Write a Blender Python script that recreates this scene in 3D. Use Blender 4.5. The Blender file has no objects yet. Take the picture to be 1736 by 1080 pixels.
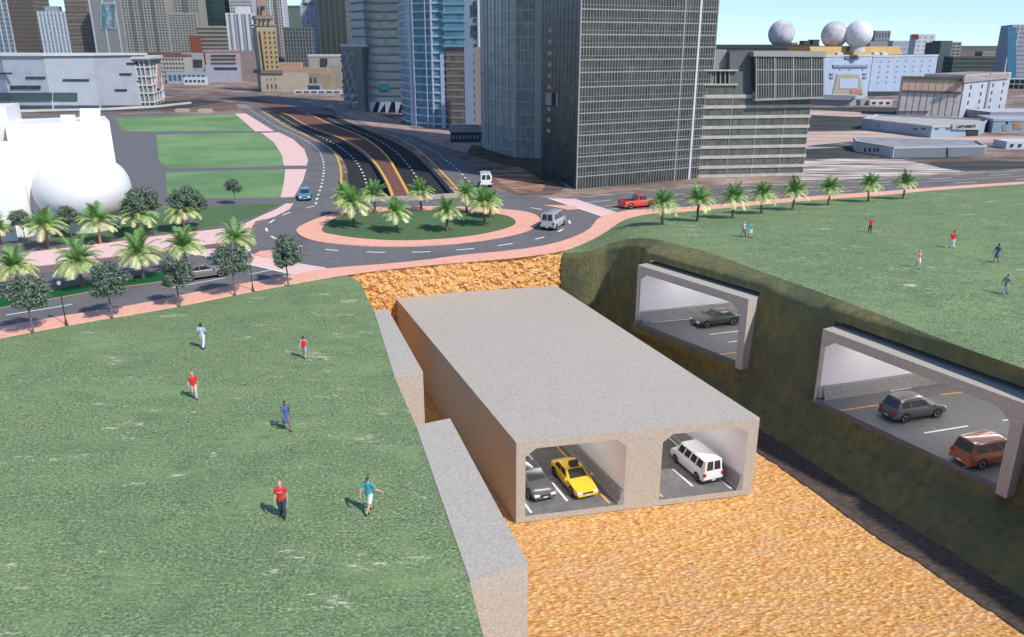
import bpy, bmesh, math, random
from math import sin, cos, tan, atan, atan2, radians, pi, sqrt
from mathutils import Vector, Matrix, noise, geometry
from mathutils.bvhtree import BVHTree
random.seed(7)
SC = bpy.context.scene
COL = SC.collection

# ---------------------------------------------------------------- camera
CAMH = 21.0; FPX = 1357.0; TILT = radians(18.9); CX, CY = 868.0, 540.0
cam_d = bpy.data.cameras.new("camera"); cam = bpy.data.objects.new("camera", cam_d); COL.objects.link(cam)
cam.location = (0, 0, CAMH); cam.rotation_euler = (pi/2 - TILT, 0, 0)
cam_d.sensor_width = 36.0; cam_d.lens = 36.0*FPX/1736.0
cam_d.clip_start = 0.5; cam_d.clip_end = 20000
SC.camera = cam

# ---------------------------------------------------------------- light
SUN_EL = radians(46); SUN_V = Vector((0.74*cos(SUN_EL), -0.67*cos(SUN_EL), sin(SUN_EL))).normalized()
world = bpy.data.worlds.new("World"); SC.world = world; world.use_nodes = True
wn = world.node_tree.nodes; wl = world.node_tree.links
sky = wn.new('ShaderNodeTexSky'); sky.sky_type = 'NISHITA'; sky.sun_disc = False
sky.sun_elevation = SUN_EL; sky.sun_rotation = atan2(SUN_V.x, SUN_V.y)
sky.air_density = 1.0; sky.altitude = 0; sky.dust_density = 0.15; sky.ozone_density = 2.5
tint = wn.new('ShaderNodeMix'); tint.data_type = 'RGBA'; tint.blend_type = 'MULTIPLY'; tint.inputs[0].default_value = 1.0; tint.inputs[7].default_value = (0.90, 0.95, 1.05, 1)
skc = wn.new('ShaderNodeTexCoord'); ska = wn.new('ShaderNodeVectorMath'); ska.operation = 'ADD'; ska.inputs[1].default_value = (0, 0, 0.065); wl.new(skc.outputs['Generated'], ska.inputs[0]); wl.new(ska.outputs[0], sky.inputs[0])
wl.new(sky.outputs[0], tint.inputs[6]); wl.new(tint.outputs[2], wn['Background'].inputs[0]); wn['Background'].inputs[1].default_value = 0.14
sd = bpy.data.lights.new("sun", 'SUN'); sd.energy = 3.3; sd.angle = radians(2.0); sd.color = (1.0, 0.95, 0.88)
sun = bpy.data.objects.new("sun", sd); COL.objects.link(sun); sun.rotation_euler = SUN_V.to_track_quat('Z', 'Y').to_euler()
SC.view_settings.view_transform = 'Standard'; SC.view_settings.look = 'None'
SC.view_settings.exposure = 0.40; SC.view_settings.gamma = 1.0

# ---------------------------------------------------------------- pixel -> world (photograph pixels, 1736 x 1080)
def G(px, py, z=0.0):
    a = TILT + atan((py-CY)/FPX)
    d = (CAMH - z)/tan(a)
    zc = d*cos(TILT) + (CAMH-z)*sin(TILT)
    return Vector(((px-CX)/FPX*zc, d, z))
def ray(px, py):
    v = Vector(((px-CX)/FPX, -(py-CY)/FPX, -1.0))
    return (cam.rotation_euler.to_matrix() @ v).normalized()
def ztop(P, py):
    a = TILT + atan((py-CY)/FPX)
    return CAMH - P.y*tan(a)
def Gs(pts, z=0.0): return [G(p[0], p[1], z) for p in pts]

# ---------------------------------------------------------------- materials
MATS = {}
def newmat(name):
    m = bpy.data.materials.new(name); m.use_nodes = True
    nt = m.node_tree; b = nt.nodes['Principled BSDF']
    return m, nt, b
def sock(b, *names):
    for n in names:
        if n in b.inputs: return b.inputs[n]
def mat(name, col, rough=0.7, metal=0.0, var=0.12, scale=3.0, bump=0.0, bscale=None, spec=None, emit=None, estr=0.0, stretch=(1,1,1), coat=0.0):
    if name in MATS: return MATS[name]
    m, nt, b = newmat(name); N = nt.nodes; L = nt.links
    b.inputs['Roughness'].default_value = rough; b.inputs['Metallic'].default_value = metal
    if spec is not None: sock(b, 'Specular IOR Level').default_value = spec
    if coat: sock(b, 'Coat Weight').default_value = coat
    tc = N.new('ShaderNodeTexCoord'); mp = N.new('ShaderNodeMapping'); mp.inputs['Scale'].default_value = stretch
    L.new(tc.outputs['Object'], mp.inputs[0])
    nz = N.new('ShaderNodeTexNoise'); nz.inputs['Scale'].default_value = scale; nz.inputs['Detail'].default_value = 6
    L.new(mp.outputs[0], nz.inputs['Vector'])
    cr = N.new('ShaderNodeValToRGB'); c = Vector(col)
    cr.color_ramp.elements[0].position = 0.3; cr.color_ramp.elements[1].position = 0.7
    cr.color_ramp.elements[0].color = (*(c*(1-var)), 1); cr.color_ramp.elements[1].color = (*[min(1, q) for q in c*(1+var)], 1)
    L.new(nz.outputs['Fac'], cr.inputs[0]); L.new(cr.outputs[0], b.inputs['Base Color'])
    if bump:
        n2 = N.new('ShaderNodeTexNoise'); n2.inputs['Scale'].default_value = bscale or scale*6; n2.inputs['Detail'].default_value = 8
        L.new(mp.outputs[0], n2.inputs['Vector'])
        bp = N.new('ShaderNodeBump'); bp.inputs['Strength'].default_value = bump; bp.inputs['Distance'].default_value = 0.1
        L.new(n2.outputs['Fac'], bp.inputs['Height']); L.new(bp.outputs[0], b.inputs['Normal'])
    if emit:
        sock(b, 'Emission Color').default_value = (*emit, 1); sock(b, 'Emission Strength').default_value = estr
    MATS[name] = m; return m
def ramp_mat(name, stops, scale, rough=0.9, stretch=(1,1,1), bump=0.0, bscale=10, bdist=0.1, detail=8, layers=(), distortion=0.0, rough_noise=0.6):
    """colour ramp over noise, with further noise layers mixed on top: layer = (colour, scale, lo, hi, stretch)"""
    if name in MATS: return MATS[name]
    m, nt, b = newmat(name); N = nt.nodes; L = nt.links
    b.inputs['Roughness'].default_value = rough; sock(b, 'Specular IOR Level').default_value = 0.15
    tc = N.new('ShaderNodeTexCoord')
    def nz(sc, st, det=detail, dist=0.0):
        mp = N.new('ShaderNodeMapping'); mp.inputs['Scale'].default_value = st; L.new(tc.outputs['Object'], mp.inputs[0])
        n = N.new('ShaderNodeTexNoise'); n.inputs['Scale'].default_value = sc; n.inputs['Detail'].default_value = det
        n.inputs['Roughness'].default_value = rough_noise; n.inputs['Distortion'].default_value = dist
        L.new(mp.outputs[0], n.inputs['Vector']); return n
    n = nz(scale, stretch, detail, distortion)
    cr = N.new('ShaderNodeValToRGB'); E = cr.color_ramp.elements
    while len(E) < len(stops): E.new(0.5)
    for e, (p, c) in zip(E, stops): e.position = p; e.color = (*c, 1)
    L.new(n.outputs['Fac'], cr.inputs[0]); cur = cr.outputs[0]
    for (c, sc, lo, hi, st) in layers:
        k = nz(sc, st, 6); mr = N.new('ShaderNodeMapRange'); mr.inputs['From Min'].default_value = lo; mr.inputs['From Max'].default_value = hi
        L.new(k.outputs['Fac'], mr.inputs['Value'])
        mx = N.new('ShaderNodeMix'); mx.data_type = 'RGBA'; mx.inputs[7].default_value = (*c, 1)
        L.new(mr.outputs[0], mx.inputs[0]); L.new(cur, mx.inputs[6]); cur = mx.outputs[2]
    L.new(cur, b.inputs['Base Color'])
    if bump:
        k = nz(bscale, stretch, 10)
        bp = N.new('ShaderNodeBump'); bp.inputs['Strength'].default_value = bump; bp.inputs['Distance'].default_value = bdist
        L.new(k.outputs['Fac'], bp.inputs['Height']); L.new(bp.outputs[0], b.inputs['Normal'])
    MATS[name] = m; return m
def glassmat(name, c1, c2, cell=(0.64, 3, 0.9), rough=0.3, spec=0.3, c3=None, metal=0.0):
    """curtain wall: each pane a little different (blinds, tint)"""
    if name in MATS: return MATS[name]
    m, nt, b = newmat(name); N = nt.nodes; L = nt.links
    b.inputs['Roughness'].default_value = rough; sock(b, 'Specular IOR Level').default_value = spec; b.inputs['Metallic'].default_value = metal
    tc = N.new('ShaderNodeTexCoord'); d = N.new('ShaderNodeVectorMath'); d.operation = 'DIVIDE'; d.inputs[1].default_value = cell
    f = N.new('ShaderNodeVectorMath'); f.operation = 'FLOOR'; w = N.new('ShaderNodeTexWhiteNoise'); w.noise_dimensions = '3D'
    L.new(tc.outputs['Object'], d.inputs[0]); L.new(d.outputs[0], f.inputs[0]); L.new(f.outputs[0], w.inputs['Vector'])
    cr = N.new('ShaderNodeValToRGB'); E = cr.color_ramp.elements
    E[0].color = (*c1, 1); E[1].color = (*c2, 1)
    if c3: e = E.new(0.86); e.color = (*c2, 1); E[-1].color = (*c3, 1)
    n = N.new('ShaderNodeTexNoise'); n.inputs['Scale'].default_value = 0.12; L.new(tc.outputs['Object'], n.inputs['Vector'])
    ad = N.new('ShaderNodeMath'); ad.operation = 'MULTIPLY_ADD'; ad.inputs[1].default_value = 0.55
    L.new(w.outputs['Value'], ad.inputs[0]); 
    ml = N.new('ShaderNodeMath'); ml.operation = 'MULTIPLY'; ml.inputs[1].default_value = 0.6; L.new(n.outputs['Fac'], ml.inputs[0])
    L.new(ml.outputs[0], ad.inputs[2]); L.new(ad.outputs[0], cr.inputs[0]); L.new(cr.outputs[0], b.inputs['Base Color'])
    MATS[name] = m; return m

# ---------------------------------------------------------------- mesh building
class MB:
    def __init__(s): s.v = []; s.f = []; s.m = []; s.cur = 0
    def face(s, pts, m=None):
        i = len(s.v); s.v += [tuple(p) for p in pts]; s.f.append(tuple(range(i, i+len(pts)))); s.m.append(s.cur if m is None else m)
    def grid(s, rows, m=None, closed=False):
        """rows: list of lists of points"""
        i = len(s.v); n = len(rows[0])
        for r in rows: s.v += [tuple(p) for p in r]
        for a in range(len(rows)-1):
            for b in range(n if closed else n-1):
                c = (b+1) % n
                s.f.append((i+a*n+b, i+a*n+c, i+(a+1)*n+c, i+(a+1)*n+b)); s.m.append(s.cur if m is None else m)
    def box(s, x0, x1, y0, y1, z0, z1, m=None, M=None):
        c = [(x, y, z) for z in (z0, z1) for x, y in ((x0, y0), (x1, y0), (x1, y1), (x0, y1))]
        if M is not None: c = [tuple(M @ Vector(p)) for p in c]
        i = len(s.v); s.v += c
        for f in ((3,2,1,0),(4,5,6,7),(0,1,5,4),(1,2,6,5),(2,3,7,6),(3,0,4,7)):
            s.f.append(tuple(i+k for k in f)); s.m.append(s.cur if m is None else m)
    def prism(s, poly, z0, z1, m=None, mtop=None, bottom=True):
        n = len(poly); i = len(s.v)
        A = sum(poly[k][0]*poly[(k+1)%n][1]-poly[(k+1)%n][0]*poly[k][1] for k in range(n))
        if A < 0: poly = poly[::-1]
        s.v += [(p[0], p[1], z0) for p in poly] + [(p[0], p[1], z1) for p in poly]
        mm = s.cur if m is None else m
        for k in range(n):
            q = (k+1) % n; s.f.append((i+k, i+q, i+n+q, i+n+k)); s.m.append(mm)
        tris = geometry.tessellate_polygon([[Vector((p[0], p[1], 0)) for p in poly]])
        for t in tris:
            a, b, c = t
            cr = (poly[b][0]-poly[a][0])*(poly[c][1]-poly[a][1])-(poly[b][1]-poly[a][1])*(poly[c][0]-poly[a][0])
            if cr < 0: a, b, c = c, b, a
            s.f.append((i+n+a, i+n+b, i+n+c)); s.m.append(mm if mtop is None else mtop)
            if bottom: s.f.append((i+c, i+b, i+a)); s.m.append(mm)
    def sheet(s, loops, z, m=None):
        vs = [Vector((p[0], p[1], 0)) for l in loops for p in l]; i = len(s.v)
        tris = geometry.tessellate_polygon([[Vector((p[0], p[1], 0)) for p in l] for l in loops])
        s.v += [(p.x, p.y, z) for p in vs]
        for a, b, c in tris:
            cr = (vs[b].x-vs[a].x)*(vs[c].y-vs[a].y)-(vs[b].y-vs[a].y)*(vs[c].x-vs[a].x)
            if abs(cr) < 1e-9: continue
            if cr < 0: a, b, c = c, b, a
            s.f.append((i+a, i+b, i+c)); s.m.append(s.cur if m is None else m)
    def lathe(s, prof, n=16, M=None, m=None, axis='z'):
        rows = []
        for r, z in prof:
            row = []
            for k in range(n):
                a = 2*pi*k/n
                p = Vector((r*cos(a), r*sin(a), z)) if axis == 'z' else Vector((r*cos(a), z, r*sin(a)))
                row.append(M @ p if M is not None else p)
            rows.append(row)
        s.grid(rows, m, closed=True)
        for r, z, row in ((prof[0][0], 0, rows[0][::-1]), (prof[-1][0], 0, rows[-1])):
            if r > 1e-6: s.face(row, m)
    def tube(s, pts, rads, n=8, m=None, cap=True):
        rows = []; pts = [Vector(p) for p in pts]
        if not hasattr(rads, '__len__'): rads = [rads]*len(pts)
        for k, p in enumerate(pts):
            t = (pts[min(k+1, len(pts)-1)]-pts[max(k-1, 0)]).normalized()
            u = t.cross(Vector((0.13, 0.97, 0.2))); 
            if u.length < 0.1: u = t.cross(Vector((1, 0, 0)))
            u.normalize(); w = t.cross(u)
            rows.append([p + (u*cos(2*pi*j/n) + w*sin(2*pi*j/n))*rads[k] for j in range(n)])
        s.grid(rows, m, closed=True)
        if cap: s.face(rows[0][::-1], m); s.face(rows[-1], m)
    def mesh(s, name, mats, smooth=False):
        me = bpy.data.meshes.new(name); me.from_pydata(s.v, [], s.f); me.validate(clean_customdata=False)
        for m in (mats if isinstance(mats, (list, tuple)) else [mats]): me.materials.append(m)
        if len(me.polygons) == len(s.m): me.polygons.foreach_set('material_index', s.m)
        if smooth: me.polygons.foreach_set('use_smooth', [True]*len(me.polygons))
        me.update(); return me
    def build(s, name, mats, parent=None, smooth=False, loc=None):
        o = bpy.data.objects.new(name, s.mesh(name, mats, smooth)); COL.objects.link(o)
        if parent is not None: o.parent = parent
        if loc is not None: o.location = loc
        return o
def tag(o, label=None, cat=None, group=None, kind=None):
    if label: o['label'] = label
    if cat: o['category'] = cat
    if group: o['group'] = group
    if kind: o['kind'] = kind
    return o
def thing(name, label, cat, loc=(0,0,0), rz=0.0, group=None):
    o = bpy.data.objects.new(name, None); COL.objects.link(o); o.empty_display_size = 0.3
    o.location = loc; o.rotation_euler = (0, 0, rz); return tag(o, label, cat, group)
KIDS = {}
def copy_tree(src, loc, rz, label, group=None, scale=None):
    def rec(o, par):
        c = o.copy(); COL.objects.link(c)
        if par is not None: c.parent = par
        for ch in [x for x in COL.objects if x.parent == o]: rec(ch, c)
        return c
    r = rec(src, None); r.location = loc; r.rotation_euler = (0, 0, rz); r['label'] = label
    if group: r['group'] = group
    if scale: r.scale = (scale,)*3
    return r
def struct(name, mb, m, label=None, smooth=False):
    o = mb.build(name, m, smooth=smooth); o['kind'] = 'structure'
    if label: o['label'] = label
    return o
def resample(pts, n):
    P = [Vector(p) for p in pts]; d = [0]
    for a, b in zip(P, P[1:]): d.append(d[-1]+(b-a).length)
    out = []; j = 0
    for k in range(n):
        t = d[-1]*k/(n-1)
        while j < len(P)-2 and d[j+1] < t: j += 1
        L = d[j+1]-d[j]; out.append(P[j].lerp(P[j+1], (t-d[j])/L if L else 0))
    return out
def smooth_poly(P, it=2):
    for _ in range(it):
        Q = [P[0]]
        for a, b in zip(P, P[1:]): Q += [a.lerp(b, .25), a.lerp(b, .75)]
        P = Q + [P[-1]]
    return P
def smooth_closed(P, it=2):
    for _ in range(it):
        Q = []
        for k in range(len(P)):
            a, b = P[k], P[(k+1) % len(P)]; Q += [a.lerp(b, .25), a.lerp(b, .75)]
        P = Q
    return P

# ---------------------------------------------------------------- shared materials
grass = ramp_mat('grass', [(0.37, (0.034, 0.058, 0.026)), (0.46, (0.120, 0.185, 0.084)), (0.53, (0.190, 0.268, 0.122)), (0.62, (0.50, 0.55, 0.31))], 7.5, detail=5,
    stretch=(0.8, 1.0, 1), bump=0.3, bscale=12.0, bdist=0.08, rough_noise=0.9,
    layers=[((0.098, 0.172, 0.086), 0.10, 0.46, 0.80, (1, 1, 1)), ((0.27, 0.36, 0.15), 0.20, 0.48, 0.80, (0.6, 1.2, 1)), ((0.72, 0.68, 0.48), 0.33, 0.60, 0.67, (0.5, 1.4, 1)), ((0.055, 0.090, 0.045), 1.1, 0.54, 0.70, (0.7, 1.2, 1))])
grass_flat = ramp_mat('mown_grass', [(0.35, (0.060, 0.115, 0.055)), (0.65, (0.12, 0.19, 0.085))], 3.0, bump=0.3, bscale=20, layers=[((0.10, 0.17, 0.075), 0.07, 0.45, 0.6, (1, 1, 1))])
park_grass = ramp_mat('park_grass', [(0.35, (0.165, 0.28, 0.12)), (0.65, (0.235, 0.37, 0.165))], 3.0, stretch=(.5, 1, 1), bump=0.3, bscale=20, layers=[((0.13, 0.24, 0.10), 0.05, 0.42, 0.6, (1, 1, 1))])
asphalt = ramp_mat('asphalt', [(0.35, (0.145, 0.138, 0.138)), (0.65, (0.185, 0.177, 0.176))], 1.2, bump=0.2, bscale=30, layers=[((0.130, 0.124, 0.124), 0.15, 0.5, 0.7, (1, 1, 1))])
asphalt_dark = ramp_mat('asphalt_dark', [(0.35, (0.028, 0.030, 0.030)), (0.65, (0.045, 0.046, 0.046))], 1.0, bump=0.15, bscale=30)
plaza_mat = ramp_mat('plaza_paving', [(0.35, (0.135, 0.13, 0.135)), (0.65, (0.18, 0.172, 0.178))], 2.0, bump=0.1, bscale=30)
salmon = ramp_mat('salmon_paving', [(0.35, (0.74, 0.37, 0.265)), (0.65, (0.85, 0.46, 0.34))], 2.5, bump=0.15, bscale=25, layers=[((0.68, 0.34, 0.25), 0.4, 0.55, 0.75, (1, 1, 1))])
palepink = ramp_mat('pale_pink_paving', [(0.35, (0.72, 0.47, 0.43)), (0.65, (0.84, 0.58, 0.53))], 2.5, bump=0.15, bscale=25)
white_paint = mat('white_paint', (0.78, 0.78, 0.76), 0.6, var=0.08, scale=8)
yellow_paint = mat('yellow_paint', (0.75, 0.42, 0.07), 0.6, var=0.15, scale=4)
brick_brown = ramp_mat('brown_paving', [(0.35, (0.15, 0.070, 0.055)), (0.65, (0.22, 0.11, 0.085))], 2.0, stretch=(1, .3, 1), bump=0.2, bscale=25)
concrete = ramp_mat('concrete', [(0.36, (0.36, 0.32, 0.265)), (0.50, (0.445, 0.40, 0.335)), (0.64, (0.56, 0.51, 0.43))], 7.5, detail=4, bump=0.35, bscale=16, bdist=0.03, rough_noise=0.9, layers=[((0.40, 0.36, 0.31), 0.25, 0.52, 0.85, (1, 1, 1))])
concrete_lt = ramp_mat('light_concrete', [(0.30, (0.44, 0.40, 0.36)), (0.70, (0.60, 0.55, 0.50))], 9.0, bump=0.4, bscale=16, bdist=0.03, rough_noise=0.8)
earth_wall = ramp_mat('bank_turf', [(0.28, (0.105, 0.108, 0.050)), (0.46, (0.180, 0.175, 0.078)), (0.60, (0.24, 0.215, 0.088)), (0.78, (0.32, 0.27, 0.12))], 1.6, stretch=(1, 1, 0.45), bump=0.9, bscale=5, bdist=0.25, rough_noise=0.7,
    layers=[((0.135, 0.15, 0.085), 0.22, 0.44, 0.6, (1, 1, 1))])
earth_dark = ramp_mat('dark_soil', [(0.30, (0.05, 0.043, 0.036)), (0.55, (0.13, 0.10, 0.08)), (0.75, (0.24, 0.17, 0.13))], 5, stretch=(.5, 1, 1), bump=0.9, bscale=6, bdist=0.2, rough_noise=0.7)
def rock_material():
    m, nt, b = newmat('orange_rock'); N = nt.nodes; L = nt.links
    b.inputs['Roughness'].default_value = 0.95; sock(b, 'Specular IOR Level').default_value = 0.1
    tc = N.new('ShaderNodeTexCoord'); mp = N.new('ShaderNodeMapping'); mp.inputs['Scale'].default_value = (1.0, 2.4, 2.4); L.new(tc.outputs['Object'], mp.inputs[0])
    n1 = N.new('ShaderNodeTexNoise'); n1.inputs['Scale'].default_value = 2.2; n1.inputs['Detail'].default_value = 9; n1.inputs['Roughness'].default_value = 0.78; n1.inputs['Distortion'].default_value = 0.7
    L.new(mp.outputs[0], n1.inputs['Vector'])
    cr = N.new('ShaderNodeValToRGB'); E = cr.color_ramp.elements
    stops = [(0.36, (0.30, 0.11, 0.035)), (0.43, (0.74, 0.30, 0.07)), (0.49, (0.90, 0.47, 0.15)), (0.58, (0.94, 0.60, 0.27)), (0.70, (0.95, 0.76, 0.46))]
    while len(E) < len(stops): E.new(0.5)
    for e, (p, c) in zip(E, stops): e.position = p; e.color = (*c, 1)
    L.new(n1.outputs['Fac'], cr.inputs[0])
    n3 = N.new('ShaderNodeTexNoise'); n3.inputs['Scale'].default_value = 0.35; n3.inputs['Detail'].default_value = 4; L.new(mp.outputs[0], n3.inputs['Vector'])
    mr = N.new('ShaderNodeMapRange'); mr.inputs['From Min'].default_value = 0.45; mr.inputs['From Max'].default_value = 0.7; mr.inputs['To Max'].default_value = 0.5; L.new(n3.outputs['Fac'], mr.inputs['Value'])
    mx = N.new('ShaderNodeMix'); mx.data_type = 'RGBA'; mx.inputs[7].default_value = (0.86, 0.50, 0.28, 1); L.new(mr.outputs[0], mx.inputs[0]); L.new(cr.outputs[0], mx.inputs[6])
    L.new(mx.outputs[2], b.inputs['Base Color'])
    vo = N.new('ShaderNodeTexVoronoi'); vo.inputs['Scale'].default_value = 2.6
    ad = N.new('ShaderNodeVectorMath'); ad.operation = 'ADD'; sc = N.new('ShaderNodeVectorMath'); sc.operation = 'SCALE'; sc.inputs['Scale'].default_value = 0.6
    L.new(n1.outputs['Color'], sc.inputs[0]); L.new(sc.outputs[0], ad.inputs[0]); L.new(mp.outputs[0], ad.inputs[1]); L.new(ad.outputs[0], vo.inputs['Vector'])
    s2 = N.new('ShaderNodeMath'); s2.operation = 'MULTIPLY_ADD'; s2.inputs[1].default_value = 0.9; L.new(vo.outputs['Distance'], s2.inputs[0]); L.new(n1.outputs['Fac'], s2.inputs[2])
    bp = N.new('ShaderNodeBump'); bp.inputs['Strength'].default_value = 1.0; bp.inputs['Distance'].default_value = 0.13
    L.new(s2.outputs[0], bp.inputs['Height']); L.new(bp.outputs[0], b.inputs['Normal'])
    MATS['orange_rock'] = m; return m
rock = rock_material()
# ================================================================ THE SETTING
# near boundary of the roads (outer edge of the salmon pavement)
WALK_L = [(0,574),(120,551),(210,536),(300,521),(419,496),(507,480),(586,466),(665,455.5),(775,445),(870,438)]
WALK_R = [(930,430),(966,423),(990,414),(1020,399),(1041,384),(1059,372),(1098,363),(1157,360),(1229,353),(1359,341),(1492,332),(1591,322),(1736,312)]
WALK_Li = [(0,556),(120,535),(240,517),(360,491),(449,476),(503,466),(555,455.5),(635,451),(727,442),(780,434),(870,426)]
WALK_Ri = [(930,417),(966,406),(990,396),(1005,385),(1009,375),(1020,367),(1045,361),(1068,357),(1157,353),(1359,335),(1492,326),(1591,318),(1736,309)]
def extend(P, da, db):
    a = P[0] + (P[0]-P[1]).normalized()*da; b = P[-1] + (P[-1]-P[-2]).normalized()*db
    return [a] + P + [b]
walk_out = extend(smooth_poly(Gs(WALK_L+WALK_R), 1), 60, 110)
walk_in = extend(smooth_poly(Gs(WALK_Li+WALK_Ri), 1), 60, 110)

# ramps down to the tunnel
RL_l = smooth_poly(Gs([(451,190),(482,208),(531,233),(556,246),(577,263),(588,283),(590,303),(587,340)]), 1)
RL_r = smooth_poly(Gs([(474,190),(490,196),(503.6,205),(525,216),(555.5,226),(586,238),(613.6,254.5),(635,275),(655,306),(667,338)]), 1)
RR_l = smooth_poly(Gs([(520,192),(534,197),(555.5,208),(586,219),(616.6,232),(641,248.5),(661,269),(678,300),(698,337)]), 1)
RR_r = smooth_poly(Gs([(560,194),(574,200),(604,212),(635,224),(665,235.5),(695,251),(717,269),(745,298),(776,333)]), 1)
NR = 40
RL_l, RL_r, RR_l, RR_r = [resample(p, NR) for p in (RL_l, RL_r, RR_l, RR_r)]
def ramp(L, R):
    dep = [-1.1*max(0, (k/(NR-1)))**1.3 for k in range(NR)]
    mb = MB(); mb.grid([[Vector((a.x, a.y, z)), Vector((b.x, b.y, z))] for a, b, z in zip(L, R, dep)])
    struct('ramp_road', mb, asphalt_dark)
    mb = MB()
    for S in (L, R): mb.grid([[Vector((a.x, a.y, 0.0)), Vector((a.x, a.y, z-0.02))] for a, z in zip(S, dep)])
    mb.grid([[Vector((p.x, p.y, 0)), Vector((p.x, p.y, -1.3))] for p in (L[-1], R[-1])])
    struct('ramp_wall', mb, mat('ramp_wall_concrete', (0.30, 0.22, 0.17), 0.9, bump=0.3))
    c = [Vector(((a.x+b.x)/2, (a.y+b.y)/2, z+0.02)) for a, b, z in zip(L, R, dep)]
    return c
cl = ramp(RL_l, RL_r); cr_ = ramp(RR_l, RR_r)

# far ground with openings for the ramps
hole1 = RL_l + RL_r[::-1]; hole2 = RR_l + RR_r[::-1]
outer = list(walk_in) + [Vector((9000, 160, 0)), Vector((9000, 14000, 0)), Vector((-9000, 14000, 0)), Vector((-9000, 60, 0))]
mb = MB(); mb.sheet([outer, hole1, hole2], 0.0)
cityground = ramp_mat('city_ground', [(0.30, (0.095, 0.075, 0.062)), (0.45, (0.20, 0.145, 0.115)), (0.56, (0.32, 0.225, 0.18)), (0.68, (0.46, 0.36, 0.30))], 0.11, stretch=(0.6, 1, 1), bump=0.2, bscale=2, rough_noise=0.66,
    layers=[((0.075, 0.078, 0.072), 0.02, 0.50, 0.60, (1, 1, 1)), ((0.05, 0.075, 0.04), 0.05, 0.60, 0.68, (1, 1, 1)), ((0.66, 0.57, 0.50), 0.5, 0.60, 0.66, (.4, 1.4, 1)), ((0.05, 0.04, 0.035), 0.35, 0.60, 0.68, (.4, 1.2, 1))])
struct('ground', mb, cityground)

mb = MB(); mb.sheet([[Vector(p) for p in ((-9000,620,0),(9000,620,0),(9000,13900,0),(-9000,13900,0))]], 0.02)
struct('terrain', mb, ramp_mat('far_terrain', [(.35,(0.05,0.065,0.045)),(.5,(0.085,0.095,0.07)),(.66,(0.16,0.14,0.11))], 0.012, stretch=(1,.35,1)))
# pit outline (world, z = 0)
PIT_BACK_L = G(586, 466); PIT_BACK_R = G(957, 428)
PIT_LEFT = Gs([(586,466),(610,478),(626,511),(634,527),(668,637),(705,722),(796,986),(820,1080)])
PIT_LEFT += [PIT_LEFT[-1] + (PIT_LEFT[-1]-PIT_LEFT[-2]).normalized()*k for k in (12, 30)]
# left lawn
back_edge = [p for p in walk_out if p.x < PIT_BACK_L.x]
mb = MB(); mb.sheet([[Vector((-260, 20, 0)), Vector((-260, 260, 0))][:1] + [p + Vector((0, 0.25, 0)) for p in back_edge] + PIT_LEFT + [Vector((PIT_LEFT[-1].x, -120, 0)), Vector((-260, -120, 0))]], 0.0)
struct('lawn', mb, grass)

# right lawn: a raised berm between the pit crest and the road
CREST = [(957,428,0.0),(984,428.5,0.15),(1005,424,0.5),(1035,412,1.2),(1065,405,1.9),(1095,404,2.4),(1125,408,2.7),(1200,427,2.7),(1293,461,2.7),(1392,496,2.7),(1492,533,2.7),(1558,560,2.7),(1635,590,2.7),(1736,625,2.7)]
crest = [G(*c) for c in CREST]
cd = (crest[-1]-crest[-5]).normalized(); cd.z = 0
crest += [crest[-1] + cd*k for k in (8, 20, 45, 90)]
roadline = Gs([(957,426),(966,423),(990,414),(1020,399),(1041,384),(1059,372),(1098,363),(1157,360),(1229,353),(1359,341),(1492,332),(1591,322),(1736,312)])
rd = (roadline[-1]-roadline[-2]).normalized(); roadline += [roadline[-1] + rd*k for k in (15, 45, 100, 300)]
NC = 150; NS = 40
cr_pts = resample(crest, NC); rl_pts = resample(roadline, NC)
# pair denser near the start: blend parameters by matching angle
def paired(k):
    t = k/(NC-1); return rl_pts[min(NC-1, int(round((NC-1)*t**1.25)))]
rows = []
for k in range(NC):
    A = cr_pts[k]; t = (k/(NC-1))**1.25*(NC-1); j = int(t); f = t-j
    Bp = rl_pts[j].lerp(rl_pts[min(NC-1, j+1)], f) + Vector((0, 0.3, 0))
    row = []
    for i in range(NS+1):
        s = i/NS; p = A.lerp(Bp, s); p.z = A.z*(1 - s**1.5) 
        p.z += 0.10*noise.noise(Vector((p.x*.12, p.y*.12, 3)))*min(1, 6*s)*min(1, 6*(1-s))*min(1, A.z)
        row.append(p)
    rows.append(row)
mb = MB(); mb.grid(rows)
lawn_r = struct('lawn', mb, grass, smooth=True)
_bvh = BVHTree.FromPolygons([Vector(v) for v in mb.v], mb.f)
def GT(px, py):
    h = _bvh.ray_cast(Vector((0, 0, CAMH)), ray(px, py))
    return h[0] if h[0] is not None else G(px, py)

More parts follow.
